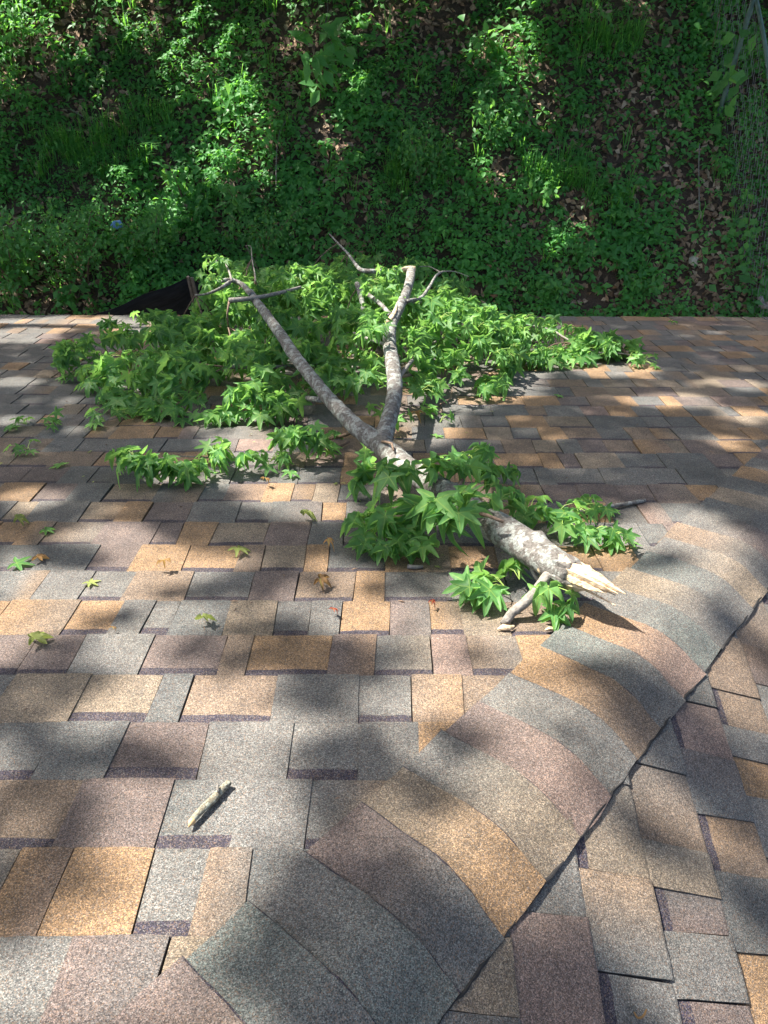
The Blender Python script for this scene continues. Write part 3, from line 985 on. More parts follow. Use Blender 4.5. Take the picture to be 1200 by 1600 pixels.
# ------------------------------------------------------------------ loose leaves, sticks and scraps on the roof
def loose_leaf(label, px, py, size, az, mat, kind=0, tilt=.25, name='fallen_leaf', cat='leaf'):
    p = on_roof(px, py, .018)
    d = np.array([math.cos(az), math.sin(az), -.12])
    n = np.array([random.uniform(-tilt, tilt), random.uniform(-tilt, tilt), 1])
    M = np.eye(4); M[:3, :3] = RMn
    M = M @ leaf_matrix(p, d, n, size)
    o = bpy.data.objects.new(name, leaf_mesh(kind, mat, .4))
    COL.objects.link(o)
    o.matrix_world = Matrix(M.tolist())
    V, F, rb = LEAVES[kind]
    W = (V @ M[:3, :3].T + M[:3, 3]) @ RMn
    o.location = Vector(np.array(o.location) - RMn @ np.array([0, 0, W[:, 2].min() - .006]))
    tag(o, label, cat)
    return o
loose_leaf('pale crumpled star leaf lying alone at the left edge, nearest the camera', 57, 1000, .045, .5, M_PALE, 3)
loose_leaf('small dull leaf curled on the shingles left of the short stick pieces, mid roof', 322, 972, .032, 1.1, M_PALE, 5)
loose_leaf('pale green star leaf lying flat on a grey shingle in mid roof', 375, 860, .042, -.6, M_PALE, 1)
loose_leaf('small dry star leaf lying left of the flat pale green one', 262, 890, .03, 2.0, M_DRY, 4)
loose_leaf('bright yellow-green leaf pair half, lying flat by the left edge', 28, 878, .05, .1, M_LEAF, 6)
loose_leaf('tan dry leaf tucked beside the bright yellow-green leaf', 62, 872, .034, .2, M_DRY, 3)
loose_leaf('small olive leaf near the left edge below the dark sprig', 32, 817, .033, .3, M_PALE, 5)
loose_leaf('small green star leaf to the right of the olive one', 74, 827, .03, -.2, M_LEAF, 3)
loose_leaf('green star leaf on a tan shingle below the sunlit sprig', 480, 810, .04, .2, M_PALE, 5)
loose_leaf('curled brown leaf below the sunlit sprig', 418, 758, .028, 1.0, M_DRY, 4)
loose_leaf('folded tan leaf left of the trunk leaves', 516, 856, .028, -.4, M_DRY, 4)
loose_leaf('dry brown leaf below the folded tan leaf', 503, 912, .034, -.3, M_DRY, 5)
loose_leaf('tiny dark red leaf scrap on a shingle below the dry brown leaf', 524, 957, .018, .8, M_RED, 4)
loose_leaf('orange-red leaf scrap left of the curved stub', 678, 944, .018, -.6, M_RED, 4)
loose_leaf('tiny dark brown scrap beside the pale leaf at lower left', 180, 984, .014, 1.2, M_DRY, 4)
loose_leaf('whitish leaf fragment on the sunlit pink shingles', 143, 906, .03, -.4, M_PALE, 6)
loose_leaf('dark flat leaf between the left edge and the long bare twig', 98, 726, .045, 2.6, M_LEAF, 0)
loose_leaf('flat green leaf on the shingles to the right of the heap', 874, 615, .035, .3, M_LEAF, 0)
loose_leaf('small green leaf alone on the sunlit patch right of the heap', 745, 616, .032, .4, M_LEAF, 0)
loose_leaf('green leaf lying near the eave at far right', 1052, 503, .05, .1, M_LEAF, 1)
loose_leaf('flat green leaf below the fork of the branch', 683, 678, .04, .5, M_LEAF, 6)
loose_leaf('brown crumpled leaf beside the right limb of the branch', 650, 662, .05, 1.2, M_DRY, 4)
loose_leaf('single green leaf in front of the sunlit sprig', 456, 740, .045, -1.4, M_LEAF, 1)
loose_leaf('small brown leaf on far left shingles near the eave', 112, 543, .04, .6, M_DRY, 4)

def mat_stick():
    m, nt, b, out = new_mat('stick_bark')
    pos = N(nt, 'ShaderNodeNewGeometry').outputs['Position']
    n1 = noise(nt, pos, 320, 5, .65); n2 = noise(nt, pos, 110, 4, .6)
    c = ramp(nt, n1, [(.32, (.07, .055, .035)), (.5, (.19, .165, .115)), (.66, (.30, .28, .21))])
    c = mixc(nt, 'MIX', ramp(nt, n2, [(.5, (0, 0, 0)), (.58, (.8, .8, .8))]), c, (.33, .35, .28))
    nt.links.new(c, b.inputs['Base Color']); b.inputs['Roughness'].default_value = .9
    bump(nt, b, n1, .8, .003)
    return m
M_STICK = mat_stick()
def stick():
    root = empty('short_stick', roof_w(on_roof(330, 1256, 0)))
    tag(root, 'short pale broken stick lying alone on the lower left shingles', 'stick')
    P = rp((303, 1284, .014), (318, 1268, .0155), (335, 1251, .0145), (350, 1235, .0155), (362, 1223, .015))
    tube('bark', roof_w(P), [.0052, .0058, .0062, .0058, .0056], M_STICK, root, 14, .14, .0025, 3)
    Pw = rp((306, 1281, .0165), (302, 1286, .0155), (299, 1293, .013))
    tube('torn_end', roof_w(Pw), [.0050, .0046, .001], mat_plain('stick_wood', (.55, .36, .17), .7, .2, 90), root, 8, .25, .003, 4)
    tube('bud', roof_w(rp((346, 1238, .022), (344, 1232, .026), (345, 1226, .026))), [.002, .0025, .001], M_TWIG, root, 7, .1, .004, 5)
stick()
def chip(label, px, py, s, mat=M_WOOD):
    P = rp((px - s, py + 2, .010), (px - s * .3, py - 1, .014), (px + s * .4, py, .012), (px + s, py - 3, .010))
    o = tube('wood_chip', roof_w(P), [.002, .006, .005, .002], mat, None, 7, .35, .006, int(px), False)
    tag(o, label, 'wood chip')
chip('flat pale wood chip at the foot of the curved stub', 794, 981, 13)
chip('small cream wood chip at the edge of the trunk shadow', 865, 982, 10)
o = tube('seed_strand', roof_w(rp((1158, 1535, .012), (1166, 1545, .012), (1175, 1543, .012), (1180, 1530, .012))) + np.array([0, 0, -.0]), [.001, .0018, .0018, .001], M_DRY, None, 5, .1, .004)
def drop_right(o):
    me = o.data
    # settle on the right-hand slope
    V = np.array([v.co[:] for v in me.vertices])
    off = V @ n2 - hip_o @ n2
    V -= n2 * (off.min() - .010)
    me.vertices.foreach_set('co', V.astype(np.float32).ravel())
drop_right(o)
def debris():
    VV, FF, n = [], [], 0
    for i in range(110):
        x, v = random.uniform(-1.6, 1.2), random.uniform(.7, 4.6)
        if x > hip_x(v) - .25: continue
        a = random.uniform(0, 6.28); l = random.uniform(.002, .011)
        P = np.array([[x - math.cos(a) * l, v - math.sin(a) * l, .0105], [x, v, .0125], [x + math.cos(a + .5) * l, v + math.sin(a + .5) * l, .0105]])
        V, F = tube_np(roof_w(P), [.0006, random.uniform(.0008, .0022), .0005], 5, .2, True, i)
        VV.append(V); FF += [tuple(q + n for q in f) for f in F]; n += len(V)
    d = mesh_obj('roof_debris', np.vstack(VV), FF, M_TWIGB)
    tag(d, 'tiny brown twig bits and seeds scattered over the shingles', 'debris', None, 'stuff')
debris()
def leaf_scraps():
    VV, FF, tt, n = [], [], [], 0
    V, F, rb = LEAVES[6]
    for i in range(60):
        px, py = random.choice([(690, 850), (620, 700), (350, 690), (720, 640), (300, 660), (850, 850), (560, 740), (200, 720)])
        p = on_roof(px + random.gauss(0, 70), py + random.gauss(0, 28), .012)
        if p[0] > hip_x(p[1]) - .25: continue
        a = random.uniform(0, 6.28)
        M = leaf_matrix(p, [math.cos(a), math.sin(a), 0], [random.gauss(0, .25), random.gauss(0, .25), 1], random.uniform(.006, .016))
        W = V * np.array([1, random.uniform(.4, 1), 1]) @ M[:3, :3].T + M[:3, 3]
        VV.append(roof_w(W)); FF.append(F + n); n += len(V); tt.append(np.full(len(V), random.random()))
    d = fast_mesh('leaf_scraps', np.vstack(VV), np.vstack(FF), M_PALE, None, {'tint': np.concatenate(tt)})
    tag(d, 'small torn green leaf scraps strewn on the shingles round the branch', 'leaf scraps', None, 'stuff')
leaf_scraps()
tag(o, 'tiny curled tan strand on the shingles at lower right', 'plant scrap')

# ------------------------------------------------------------------ bank plants
def leaflets(base, dirs, nrm, length, width, fold=.25, curl=.15):
    """vectorised ovate leaflets: 6 verts, 4 triangles each"""
    n = len(base)
    d = dirs / np.linalg.norm(dirs, axis=1)[:, None]
    nn = nrm - (nrm * d).sum(1)[:, None] * d
    nn /= np.linalg.norm(nn, axis=1)[:, None] + 1e-9
    s = np.cross(d, nn)
    L = length[:, None]; W = width[:, None]
    b = base
    m = base + d * L * .5
    t = base + d * L - nn * L * curl
    l = base + d * L * .42 + s * W * .5 + nn * W * fold
    r = base + d * L * .42 - s * W * .5 + nn * W * fold
    V = np.stack([b, l, m, r, t], 1).reshape(-1, 3)
    o = np.arange(n)[:, None] * 5
    F = np.stack([o + np.array([0, 2, 1]), o + np.array([1, 2, 4]), o + np.array([0, 3, 2]), o + np.array([3, 4, 2])], 1).reshape(-1, 3)
    return V, F

def hill_norm(x, y):
    e = .05
    gx = (hill_z(x + e, y) - hill_z(x - e, y)) / (2 * e); gy = (hill_z(x, y + e) - hill_z(x, y - e)) / (2 * e)
    n = np.stack([-gx, -gy, np.ones_like(gx)], -1)
    return n / np.linalg.norm(n, axis=1)[:, None]

BARE = [(470, 110, .45), (440, 70, .4), (120, 40, .5), (60, 140, .4), (130, 200, .35), (620, 40, .6), (700, 30, .5), (790, 60, .3), (840, 185, .35), (850, 150, .25), (390, 205, .2), (500, 215, .35), (540, 240, .3),
        (520, 270, .25), (1000, 180, .5), (980, 240, .45), (950, 270, .4), (1060, 270, .4), (1085, 320, .4), (1100, 360, .45), (1080, 410, .45), (1120, 420, .5), (1100, 460, .5), (1060, 470, .4), (780, 280, .25), (830, 330, .25),
        (930, 240, .3), (880, 250, .3), (60, 470, .5), (120, 480, .4), (10, 450, .35), (20, 360, .2), (180, 180, .25), (70, 160, .25), (240, 20, .3), (900, 20, .3), (1030, 40, .3), (560, 300, .2), (410, 270, .2), (730, 470, .25), (950, 450, .3), (920, 480, .3), (350, 365, .2), (900, 330, .3), (1010, 330, .35)]
BARE_P = np.array([np.append(on_hill(px, py)[:2], r) for px, py, r in BARE])
def bareness(x, y):
    d = np.hypot((x[:, None] - BARE_P[None, :, 0]), (y[:, None] - BARE_P[None, :, 1]) * 1.2) / BARE_P[None, :, 2]
    b = np.clip(1.25 - d, 0, 1).max(1)
    return b

def scatter_xy(n, y0=5.6, y1=13.0):
    y = rng.uniform(y0, y1, n)
    x = rng.uniform(-1, 1, n) * (1.6 + .62 * y)
    return x, y

def ground_cover():
    V, F, tint, n0 = [], [], [], 0
    x, y = scatter_xy(70000)
    keep = rng.random(len(x)) > bareness(x, y) * .95
    keep &= rng.random(len(x)) < .85 + .5 * wob(x, y, 1.9, 1.0)
    x, y = x[keep], y[keep]
    z = hill_z(x, y)
    hgt = .03 + .36 * np.clip(.35 + .9 * wob(x, y, 1.7, 2.3), 0, 1) ** 1.6 * rng.uniform(.15, 1.0, len(x)) + .05 * rng.random(len(x))
    nrm = hill_norm(x, y)
    c = np.stack([x, y, z], -1) + np.array([0, 0, 1]) * hgt[:, None]
    pt = np.clip(.40 + .55 * wob(x, y, 1.2, 4.0) + rng.normal(0, .24, len(x)), 0, 1)
    kind = rng.random(len(x)) + .25 * wob(x, y, 1.1, 6.0)
    up = nrm * .25 + np.array([-.12, -.05, .85])
    k5 = np.where(kind < .38, 5, 3)
    size = rng.uniform(.034, .074, len(x)) * np.clip(1.05 + .55 * wob(x, y, 1.3, 5.1), .65, 1.6) * np.where(k5 == 5, 1.05, 1.0)
    ang0 = rng.uniform(0, 6.28, len(x))
    for q in range(5):
        sel = k5 > q
        a = ang0[sel] + q * (2 * math.pi / k5[sel]) * np.where(k5[sel] == 5, .8, 1) + rng.normal(0, .15, sel.sum())
        u = up[sel] / np.linalg.norm(up[sel], axis=1)[:, None]
        e1 = np.cross(u, np.array([0, 1.0, .2])); e1 /= np.linalg.norm(e1, axis=1)[:, None]
        e2 = np.cross(u, e1)
        d = e1 * np.cos(a)[:, None] + e2 * np.sin(a)[:, None] + u * rng.normal(-.18, .25, sel.sum())[:, None]
        nn = u + rng.normal(0, .36, (sel.sum(), 3))
        Vq, Fq = leaflets(c[sel] + d * .008, d, nn, size[sel] * rng.uniform(.8, 1.2, sel.sum()), size[sel] * rng.uniform(.5, .72, sel.sum()))
        V.append(Vq); F.append(Fq + n0); n0 += len(Vq)
        tint.append(np.repeat(np.clip(pt[sel] + rng.normal(0, .1, sel.sum()), 0, 1), 5))
    V = np.vstack(V)
    tag(fast_mesh('ground_cover', V, np.vstack(F), M_GC, None, {'tint': np.concatenate(tint)}, False), 'low carpet of green creeper leaves covering the shaded bank', 'ground cover', None, 'stuff')

def litter():
    x, y = scatter_xy(42000)
    b = bareness(x, y)
    keep = rng.random(len(x)) < .30 + b
    x, y = x[keep], y[keep]
    n = len(x)
    nrm = hill_norm(x, y)
    c = np.stack([x, y, hill_z(x, y)], -1) + nrm * rng.uniform(.004, .035, n)[:, None]
    d = rng.normal(0, 1, (n, 3)); d -= (d * nrm).sum(1)[:, None] * nrm * .85
    nn = nrm + rng.normal(0, .45, (n, 3))
    V, F = leaflets(c, d, nn, rng.uniform(.05, .11, n), rng.uniform(.03, .065, n), .35, rng.uniform(-.3, .3, n)[:, None])
    pal = np.array([(.20, .120, .068), (.28, .185, .115), (.14, .085, .05), (.36, .27, .18), (.24, .16, .10)])
    cc = pal[rng.integers(0, len(pal), n)] * rng.uniform(.7, 1.25, n)[:, None]
    tag(fast_mesh('leaf_litter', V, F, M_LIT, None, {'Col': np.repeat(cc, 5, 0)}, False), 'brown dead leaves scattered between the plants on the bank', 'leaf litter', None, 'stuff')

def grass():
    """thin blades in loose tufts"""
    tx, ty = scatter_xy(520)
    extra = np.array([on_hill(px + random.uniform(-40, 40), py + random.uniform(-25, 25))[:2] for px, py in [(130, 240), (100, 260), (170, 225), (200, 250), (240, 200), (870, 300), (860, 270), (940, 70), (960, 70), (890, 290), (960, 330), (150, 270), (620, 290), (660, 260)] for _ in range(14)])
    tx = np.concatenate([tx, extra[:, 0]]); ty = np.concatenate([ty, extra[:, 1]])
    keep = rng.random(len(tx)) > bareness(tx, ty) * .6
    tx, ty = tx[keep], ty[keep]
    k = 11
    x = np.repeat(tx, k) + rng.normal(0, .025, len(tx) * k); y = np.repeat(ty, k) + rng.normal(0, .025, len(tx) * k)
    n = len(x)
    p = np.stack([x, y, hill_z(x, y)], -1)
    az = rng.uniform(0, 6.28, n)
    out = np.stack([np.cos(az), np.sin(az), np.zeros(n)], -1)
    L = rng.uniform(.14, .34, n)[:, None]
    side = np.stack([-np.sin(az), np.cos(az), np.zeros(n)], -1) * .004
    m = p + out * L * .22 + np.array([0, 0, 1]) * L * .7
    t = p + out * L * .65 + np.array([0, 0, 1]) * L * .78
    V = np.stack([p - side, p + side, m + side, m - side, t], 1).reshape(-1, 3)
    o = np.arange(n)[:, None] * 5
    F = np.stack([o + np.array([0, 1, 2]), o + np.array([0, 2, 3]), o + np.array([3, 2, 4])], 1).reshape(-1, 3)
    tint = np.repeat(rng.uniform(.3, 1, n), 5)
    tag(fast_mesh('grass', V, F, M_GC, None, {'tint': tint}), 'thin green grass blades in loose tufts on the bank', 'grass', None, 'stuff')
def weeds():
    """broader leaves standing above the creeper in loose clumps"""
    cx, cy = scatter_xy(260)
    k = 13
    n = len(cx) * k
    sp = np.repeat(rng.uniform(.06, .22, len(cx)), k)
    x = np.repeat(cx, k) + rng.normal(0, 1, n) * sp; y = np.repeat(cy, k) + rng.normal(0, 1, n) * sp
    h = np.repeat(rng.uniform(.10, .42, len(cx)), k) * rng.uniform(.4, 1.0, n)
    c = np.stack([x, y, hill_z(x, y) + h], -1)
    az = rng.uniform(0, 6.28, n)
    d = np.stack([np.cos(az), np.sin(az), rng.normal(-.35, .3, n)], -1)
    nn = np.array([-.15, -.15, 1.0]) + rng.normal(0, .32, (n, 3))
    sz = np.repeat(rng.uniform(.055, .125, len(cx)), k) * rng.uniform(.7, 1.2, n)
    wd = np.repeat(rng.uniform(.35, .8, len(cx)), k) * sz
    V, F = leaflets(c, d, nn, sz, wd, .18, .14)
    t = np.clip(np.repeat(rng.uniform(.1, .9, len(cx)), k) + rng.normal(0, .1, n), 0, 1)
    tag(fast_mesh('weeds', V, F, M_SHRUB, None, {'tint': np.repeat(t, 5)}), 'broader-leaved weeds rising through the creeper all over the bank', 'weeds', None, 'stuff')
ground_cover(); litter(); grass(); weeds()

def shrub(name, label, cat, px, py, h, rad, n_leaf, lsize, stems=4, mat=M_SHRUB, tint=(.1, .7), wide=.55, group=None, base_lift=0.0):
    """leafy plant: stems plus leaves along side twigs, filling an uneven crown"""
    P0 = on_hill(px, py)
    root = empty(name, P0)
    tag(root, label, cat, group)
    tips = []
    for s in range(stems):
        a = 2 * math.pi * (s + random.random() * .6) / stems
        rr = rad * random.uniform(.25, .85)
        hh = h * random.uniform(.7, 1.05)
        Q = np.array([[0, 0, -.03], [math.cos(a) * rr * .3, math.sin(a) * rr * .3, hh * .45], [math.cos(a) * rr * .7, math.sin(a) * rr * .7, hh * .8], [math.cos(a) * rr, math.sin(a) * rr, hh]]) + P0
        tube('stem', Q, [.010 * h + .003, .008 * h + .002, .005 * h + .0015, .002], M_TWIGB, root, 5, 0, .12)
        tips.append(Q)
    nodes = []
    for i in range(n_leaf):
        Q = random.choice(tips)
        t = random.uniform(.25, 1) * 2.999
        j = int(t); f = t - j
        p = Q[j] * (1 - f) + Q[j + 1] * f
        off = rng.normal(0, 1, 3); off /= np.linalg.norm(off)
        p = p + off * rad * random.uniform(.05, .62) * np.array([1, 1, .7])
        p[2] = max(p[2], float(hill_z(p[0], p[1])) + .03)
        nodes.append(p)
    c = np.array(nodes)
    n = len(c)
    d = (c - P0 - np.array([0, 0, h * .5])) / max(rad, .1) * .6 + rng.normal(0, .8, (n, 3)) + np.array([0, -.1, -.35])
    nn = np.array([0, -.35, 1.0]) + rng.normal(0, .35, (n, 3))
    V, F = leaflets(c, d, nn, rng.uniform(.75, 1.25, n) * lsize, rng.uniform(.8, 1.2, n) * lsize * wide, .2, .12)
    fast_mesh('foliage', V, F, mat, root, {'tint': np.repeat(rng.uniform(tint[0], tint[1], n), 5)})
    return root
shrub('shrub', 'dense dark shrub at the lower left behind the roof edge', 'shrub', 40, 470, .95, .55, 900, .075, 6)
shrub('shrub', 'small-leaved shrub left of the black fabric fence', 'shrub', 140, 450, .85, .45, 900, .055, 6, tint=(.2, .9))
shrub('shrub', 'rounded shrub directly behind the black fabric fence', 'shrub', 245, 430, .70, .42, 800, .055, 5, tint=(.1, .8))
shrub('shrub', 'dark shrub low on the bank behind the top of the leaf heap', 'shrub', 420, 400, .45, .45, 600, .050, 5, tint=(0, .5))
shrub('shrub', 'tall dark bushy plant halfway up the bank above the fork', 'shrub', 655, 290, .55, .40, 650, .055, 5, tint=(.0, .4))
shrub('shrub', 'dark bushy plant right of the one above the fork', 'shrub', 770, 235, .50, .36, 480, .065, 4, tint=(.0, .5))
shrub('sapling', 'broad-leaved sapling near the top centre of the bank', 'sapling', 500, 165, .75, .30, 60, .17, 2, wide=.62, tint=(.4, .8))
shrub('broadleaf_plant', 'pale broad-leaved plant left of centre on the bank', 'plant', 375, 205, .35, .22, 34, .12, 3, wide=.6, tint=(.5, 1))
shrub('broadleaf_plant', 'lit broad-leaved plant at upper right of the bank', 'plant', 755, 105, .35, .22, 30, .12, 3, wide=.6, tint=(.7, 1))
shrub('broadleaf_plant', 'bright leafy plant in the sunlit patch right of centre', 'plant', 838, 325, .28, .22, 90, .075, 4, wide=.6, tint=(.7, 1))
shrub('broadleaf_plant', 'low leafy plant in the lowest sunlit patch at right', 'plant', 905, 410, .22, .18, 80, .065, 4, wide=.55, tint=(.6, 1))
shrub('broadleaf_plant', 'plant with drooping oval leaves in the middle of the left bank', 'plant', 290, 320, .40, .25, 40, .11, 3, wide=.55, tint=(.4, .9))
shrub('broadleaf_plant', 'plant with large heart leaves above the black fabric fence', 'plant', 380, 345, .40, .25, 40, .12, 3, wide=.6, tint=(.3, .8))
shrub('broadleaf_plant', 'sunlit yellow-green plant below the sapling', 'plant', 425, 255, .35, .25, 90, .075, 4, wide=.6, tint=(.7, 1))
shrub('broadleaf_plant', 'small lit plant at the top left corner', 'plant', 20, 90, .4, .3, 120, .075, 4, wide=.55, tint=(.5, 1))
shrub('broadleaf_plant', 'leafy plant at the foot of the bank right of the leaf heap', 'plant', 860, 470, .25, .25, 160, .075, 5, wide=.55, tint=(.3, .9))
shrub('broadleaf_plant', 'five-leaved plant low on the bank next to the brown litter', 'plant', 1000, 460, .25, .25, 140, .07, 5, wide=.5, tint=(.1, .7))
shrub('broadleaf_plant', 'low plant at the foot of the bank left of the black fabric', 'plant', 120, 490, .30, .22, 60, .10, 4, wide=.7, tint=(.2, .7))

def dead_stem(label, pts, r, mat=M_TWIG, name='dry_stem', cat='stem'):
    P = []
    for px, py, h in pts:
        q = on_hill(px, py)
        P.append(q + np.array([0, -.45, .9]) * h)
    o = tube(name, np.array(P), [r * (1 - .5 * i / (len(P) - 1)) for i in range(len(P))], mat, None, 6, .05, .06)
    tag(o, label, cat)
dead_stem('thin pale dry stem standing near the sapling', [(510, 100, .02), (508, 60, .05), (514, 25, .06), (512, 2, .08)], .005)
dead_stem('thin arched pale stem in the middle of the bank', [(434, 305, .02), (436, 260, .12), (442, 225, .16), (458, 196, .14)], .005)
dead_stem('slim grey stick leaning upright at the right of the bank', [(1094, 345, .02), (1090, 310, .08), (1087, 270, .12), (1087, 238, .14)], .008)
dead_stem('dark fallen twig arching at the top of the bank', [(970, 60, .02), (975, 45, .08), (990, 25, .10), (1000, -5, .08)], .010, M_TWIGB)
dead_stem('long thin fallen stick lying across the upper right bank', [(870, 105, .05), (920, 90, .06), (960, 65, .06)], .007, M_TWIGB)
dead_stem('pale dry twig at the top of the bank right of centre', [(882, 40, .03), (890, 18, .05), (899, -4, .05)], .006)
dead_stem('short dead stem standing at the upper left of the bank', [(54, 105, .02), (55, 85, .05), (54, 66, .08)], .010, M_TWIGB)
dead_stem('thin branch lying on the left of the bank', [(115, 178, .05), (135, 190, .05), (150, 200, .05)], .009, M_TWIG)

def scrap(name, label, cat, px, py, s, mat, lift=.05, flat=.45):
    q = on_hill(px, py) + np.array([0, -.03, lift])
    bm = bmesh.new()
    bmesh.ops.create_icosphere(bm, subdivisions=2, radius=s)
    for v in bm.verts:
        k = 1 + .35 * math.sin(7 * v.co.x / s + px) * math.cos(5 * v.co.y / s) + random.uniform(-.12, .12)
        v.co = Vector((v.co.x * k, v.co.y * k * .8, v.co.z * flat * k))
    me = bpy.data.meshes.new(name); bm.to_mesh(me); bm.free(); me.materials.append(mat)
    o = bpy.data.objects.new(name, me); COL.objects.link(o); o.location = q; o.rotation_euler = (R(40), 0, random.random())
    tag(o, label, cat)
scrap('plastic_scrap', 'crumpled bright blue plastic scrap among the leaves above the black fabric', 'litter', 200, 402, .065, M_BLUE, .36)
scrap('stone', 'pale flat stone lying in the brown litter at right', 'stone', 1083, 410, .06, M_STONE, .05)

# ------------------------------------------------------------------ black silt fence
def at_y(px, py, y):
    d = ray(px, py)
    return CAM + d * ((y - CAM[1]) / d[1])
def silt_fence():
    tops = [at_y(60, 525, 5.45), at_y(150, 491, 5.75), at_y(225, 463, 6.05), at_y(293, 439, 6.35), at_y(326, 446, 6.45), at_y(380, 470, 6.5)]
    root = empty('silt_fence', (tops[3][0], tops[3][1], float(hill_z(tops[3][0], tops[3][1]))))
    tag(root, 'sagging black fabric silt fence on a wooden stake behind the left eave', 'silt fence')
    T = np.vstack([np.array([tops[i] + (tops[i + 1] - tops[i]) * k_ / 12 for k_ in range(12)]) for i in range(len(tops) - 1)])
    nz = 12
    V = []
    for i, p in enumerate(T):
        g = float(hill_z(p[0], p[1])) - .05
        for j in range(nz + 1):
            t = j / nz
            z = p[2] * (1 - t) + g * t
            bulge = .025 * math.sin(t * math.pi) + .012 * math.sin(i * .45 + t * 5) + .02 * math.sin(t * 14 + i * .12)
            V.append((p[0] + bulge * .6, p[1] - bulge, z))
    F = [(i * (nz + 1) + j, i * (nz + 1) + j + 1, (i + 1) * (nz + 1) + j + 1, (i + 1) * (nz + 1) + j) for i in range(len(T) - 1) for j in range(nz)]
    fab = mesh_obj('fabric', V, F, M_FAB, root, True)
    sol = fab.modifiers.new('thickness', 'SOLIDIFY'); sol.thickness = .004
    for (px, py, y, tilt) in ((300, 430, 6.31, .05),):
        p = at_y(px, py, y)
        for k, dx in enumerate((-.016, .014)):
            a = p + np.array([dx, -.03, -.01 * k])
            b = np.array([a[0] + tilt, a[1] - .02, float(hill_z(a[0], a[1])) - .1])
            tube('stake', np.array([b, (a + b) / 2, a]), [.016, .016, .015], M_STAKE, root, 4, .05, .2, k, False)
silt_fence()

# ------------------------------------------------------------------ chain-link fence
def chain_fence():
    A = on_hill(1174, 478); B = on_hill(1128, 180)
    d = B - A; d[2] = 0; L = np.linalg.norm(d); d /= L
    root = empty('chain_link_fence', A)
    tag(root, 'rusty chain-link fence with green posts climbing the bank at the right edge', 'fence')
    Hh = 1.05
    s0, s1 = -1.2, L + 4.0
    def base(s):
        x, y = A[0] + d[0] * s, A[1] + d[1] * s
        return np.array([x, y, float(hill_z(x, y))])
    step = .075
    ns = int((s1 - s0) / step); nh = int(Hh / step)
    V, F, n = [], [], 0
    side = np.array([d[1], -d[0], 0])
    def wire(P, r):
        nonlocal n
        a = np.array(P)
        T = np.gradient(a, axis=0)
        ring = []
        for p in a:
            for k in range(3):
                an = k * 2.094
                ring.append(p + side * math.cos(an) * r + np.array([0, 0, 1]) * math.sin(an) * r)
        m = len(a)
        V.extend(ring)
        for i in range(m - 1):
            for k in range(3):
                k2 = (k + 1) % 3
                F.append((n + i * 3 + k, n + i * 3 + k2, n + i * 3 + 3 + k2, n + i * 3 + 3 + k))
        n += len(ring)
    bs = [base(s0 + i * step) for i in range(ns + 2)]
    for i in range(ns):
        # every wire zigzags up the mesh and hooks round its neighbour
        P = []
        for j in range(nh + 1):
            q = (j % 2)
            b = bs[i] * (1 - q) + bs[i + 1] * q
            lean = -.05 * math.sin((s0 + i * step) * 1.7) * (j / nh)
            P.append(b + np.array([0, 0, .03 + j * step]) + side * (.004 * (1 if q else -1) + lean))
        wire(P, .0030)
    mesh_obj('wire_mesh', V, F, M_WIRE, root)
    for s in (L, L + 3.0, -.9):
        p = base(s) + side * -.03
        po = tube('post', np.array([p + (0, 0, -.2), p + (0, 0, .8), p + (0, 0, Hh + .04)]), .024, M_GALV, root, 12, 0, .3)
        for hgt in (.25, .55, .85):
            q = p + np.array([0, 0, hgt])
            a = np.linspace(0, 2 * math.pi, 13)
            ringp = np.array([q + d * math.cos(t) * .028 + side * math.sin(t) * .028 for t in a])
            Vt, Ft = tube_np(ringp, [.004] * 13, 5, 0, False)
            rg = mesh_obj('tie_wire', Vt, Ft, M_GALV, None)
            put_under(rg, po)
    rail = np.array([base(s) + np.array([0, 0, Hh]) + side * .0 for s in np.linspace(s0, s1, 12)])
    tube('top_rail', rail, .021, M_GALV, root, 12, 0, .2)
    return A, d, base, Hh
fA, fd, fbase, fH = chain_fence()

def fence_vine(label, s, h, n, size, seed):
    random.seed(seed)
    p = fbase(s) + np.array([-.05, 0, 0])
    root = empty('vine', p)
    tag(root, label, 'vine')
    P = [p + np.array([.02 * math.sin(3 * t), .25 * math.sin(2 * t) * t, h * t]) for t in np.linspace(0, 1, 7)]
    tube('stem', np.array(P), .004, M_TWIGB, root, 5, 0, .08)
    c = np.array([P[random.randrange(1, 7)] + np.array([random.uniform(-.12, .05), random.uniform(-.25, .25), random.uniform(-.08, .08)]) for _ in range(n)])
    dd = np.stack([rng.normal(-.3, .5, n), rng.normal(-.2, .6, n), rng.normal(-.5, .4, n)], -1)
    nn = np.array([-.6, -.6, .7]) + rng.normal(0, .3, (n, 3))
    V, F = leaflets(c, dd, nn, rng.uniform(.7, 1.2, n) * size, rng.uniform(.7, 1.2, n) * size * .85, .12, .1)
    fast_mesh('foliage', V, F, M_SHRUB, root, {'tint': np.repeat(rng.uniform(.1, .6, n), 5)})
fence_vine('vine with very large leaves climbing the fence at the right edge', 1.55, .9, 26, .16, 3)
fence_vine('leafy vine low on the fence beside the eave', .35, .6, 60, .08, 4)
fence_vine('small-leaved vine on the fence near the green post', 2.3, .8, 22, .08, 5)
o = tube('grey_stick', np.array([on_hill(1178, 470) + (0, -.1, .12), on_hill(1186, 482) + (0, -.1, .10), on_hill(1200, 478) + (0, -.1, .16)]), [.03, .032, .03], M_TWIG, None, 8, .15, .03)
tag(o, 'grey forked stick at the foot of the fence beside the eave', 'stick')

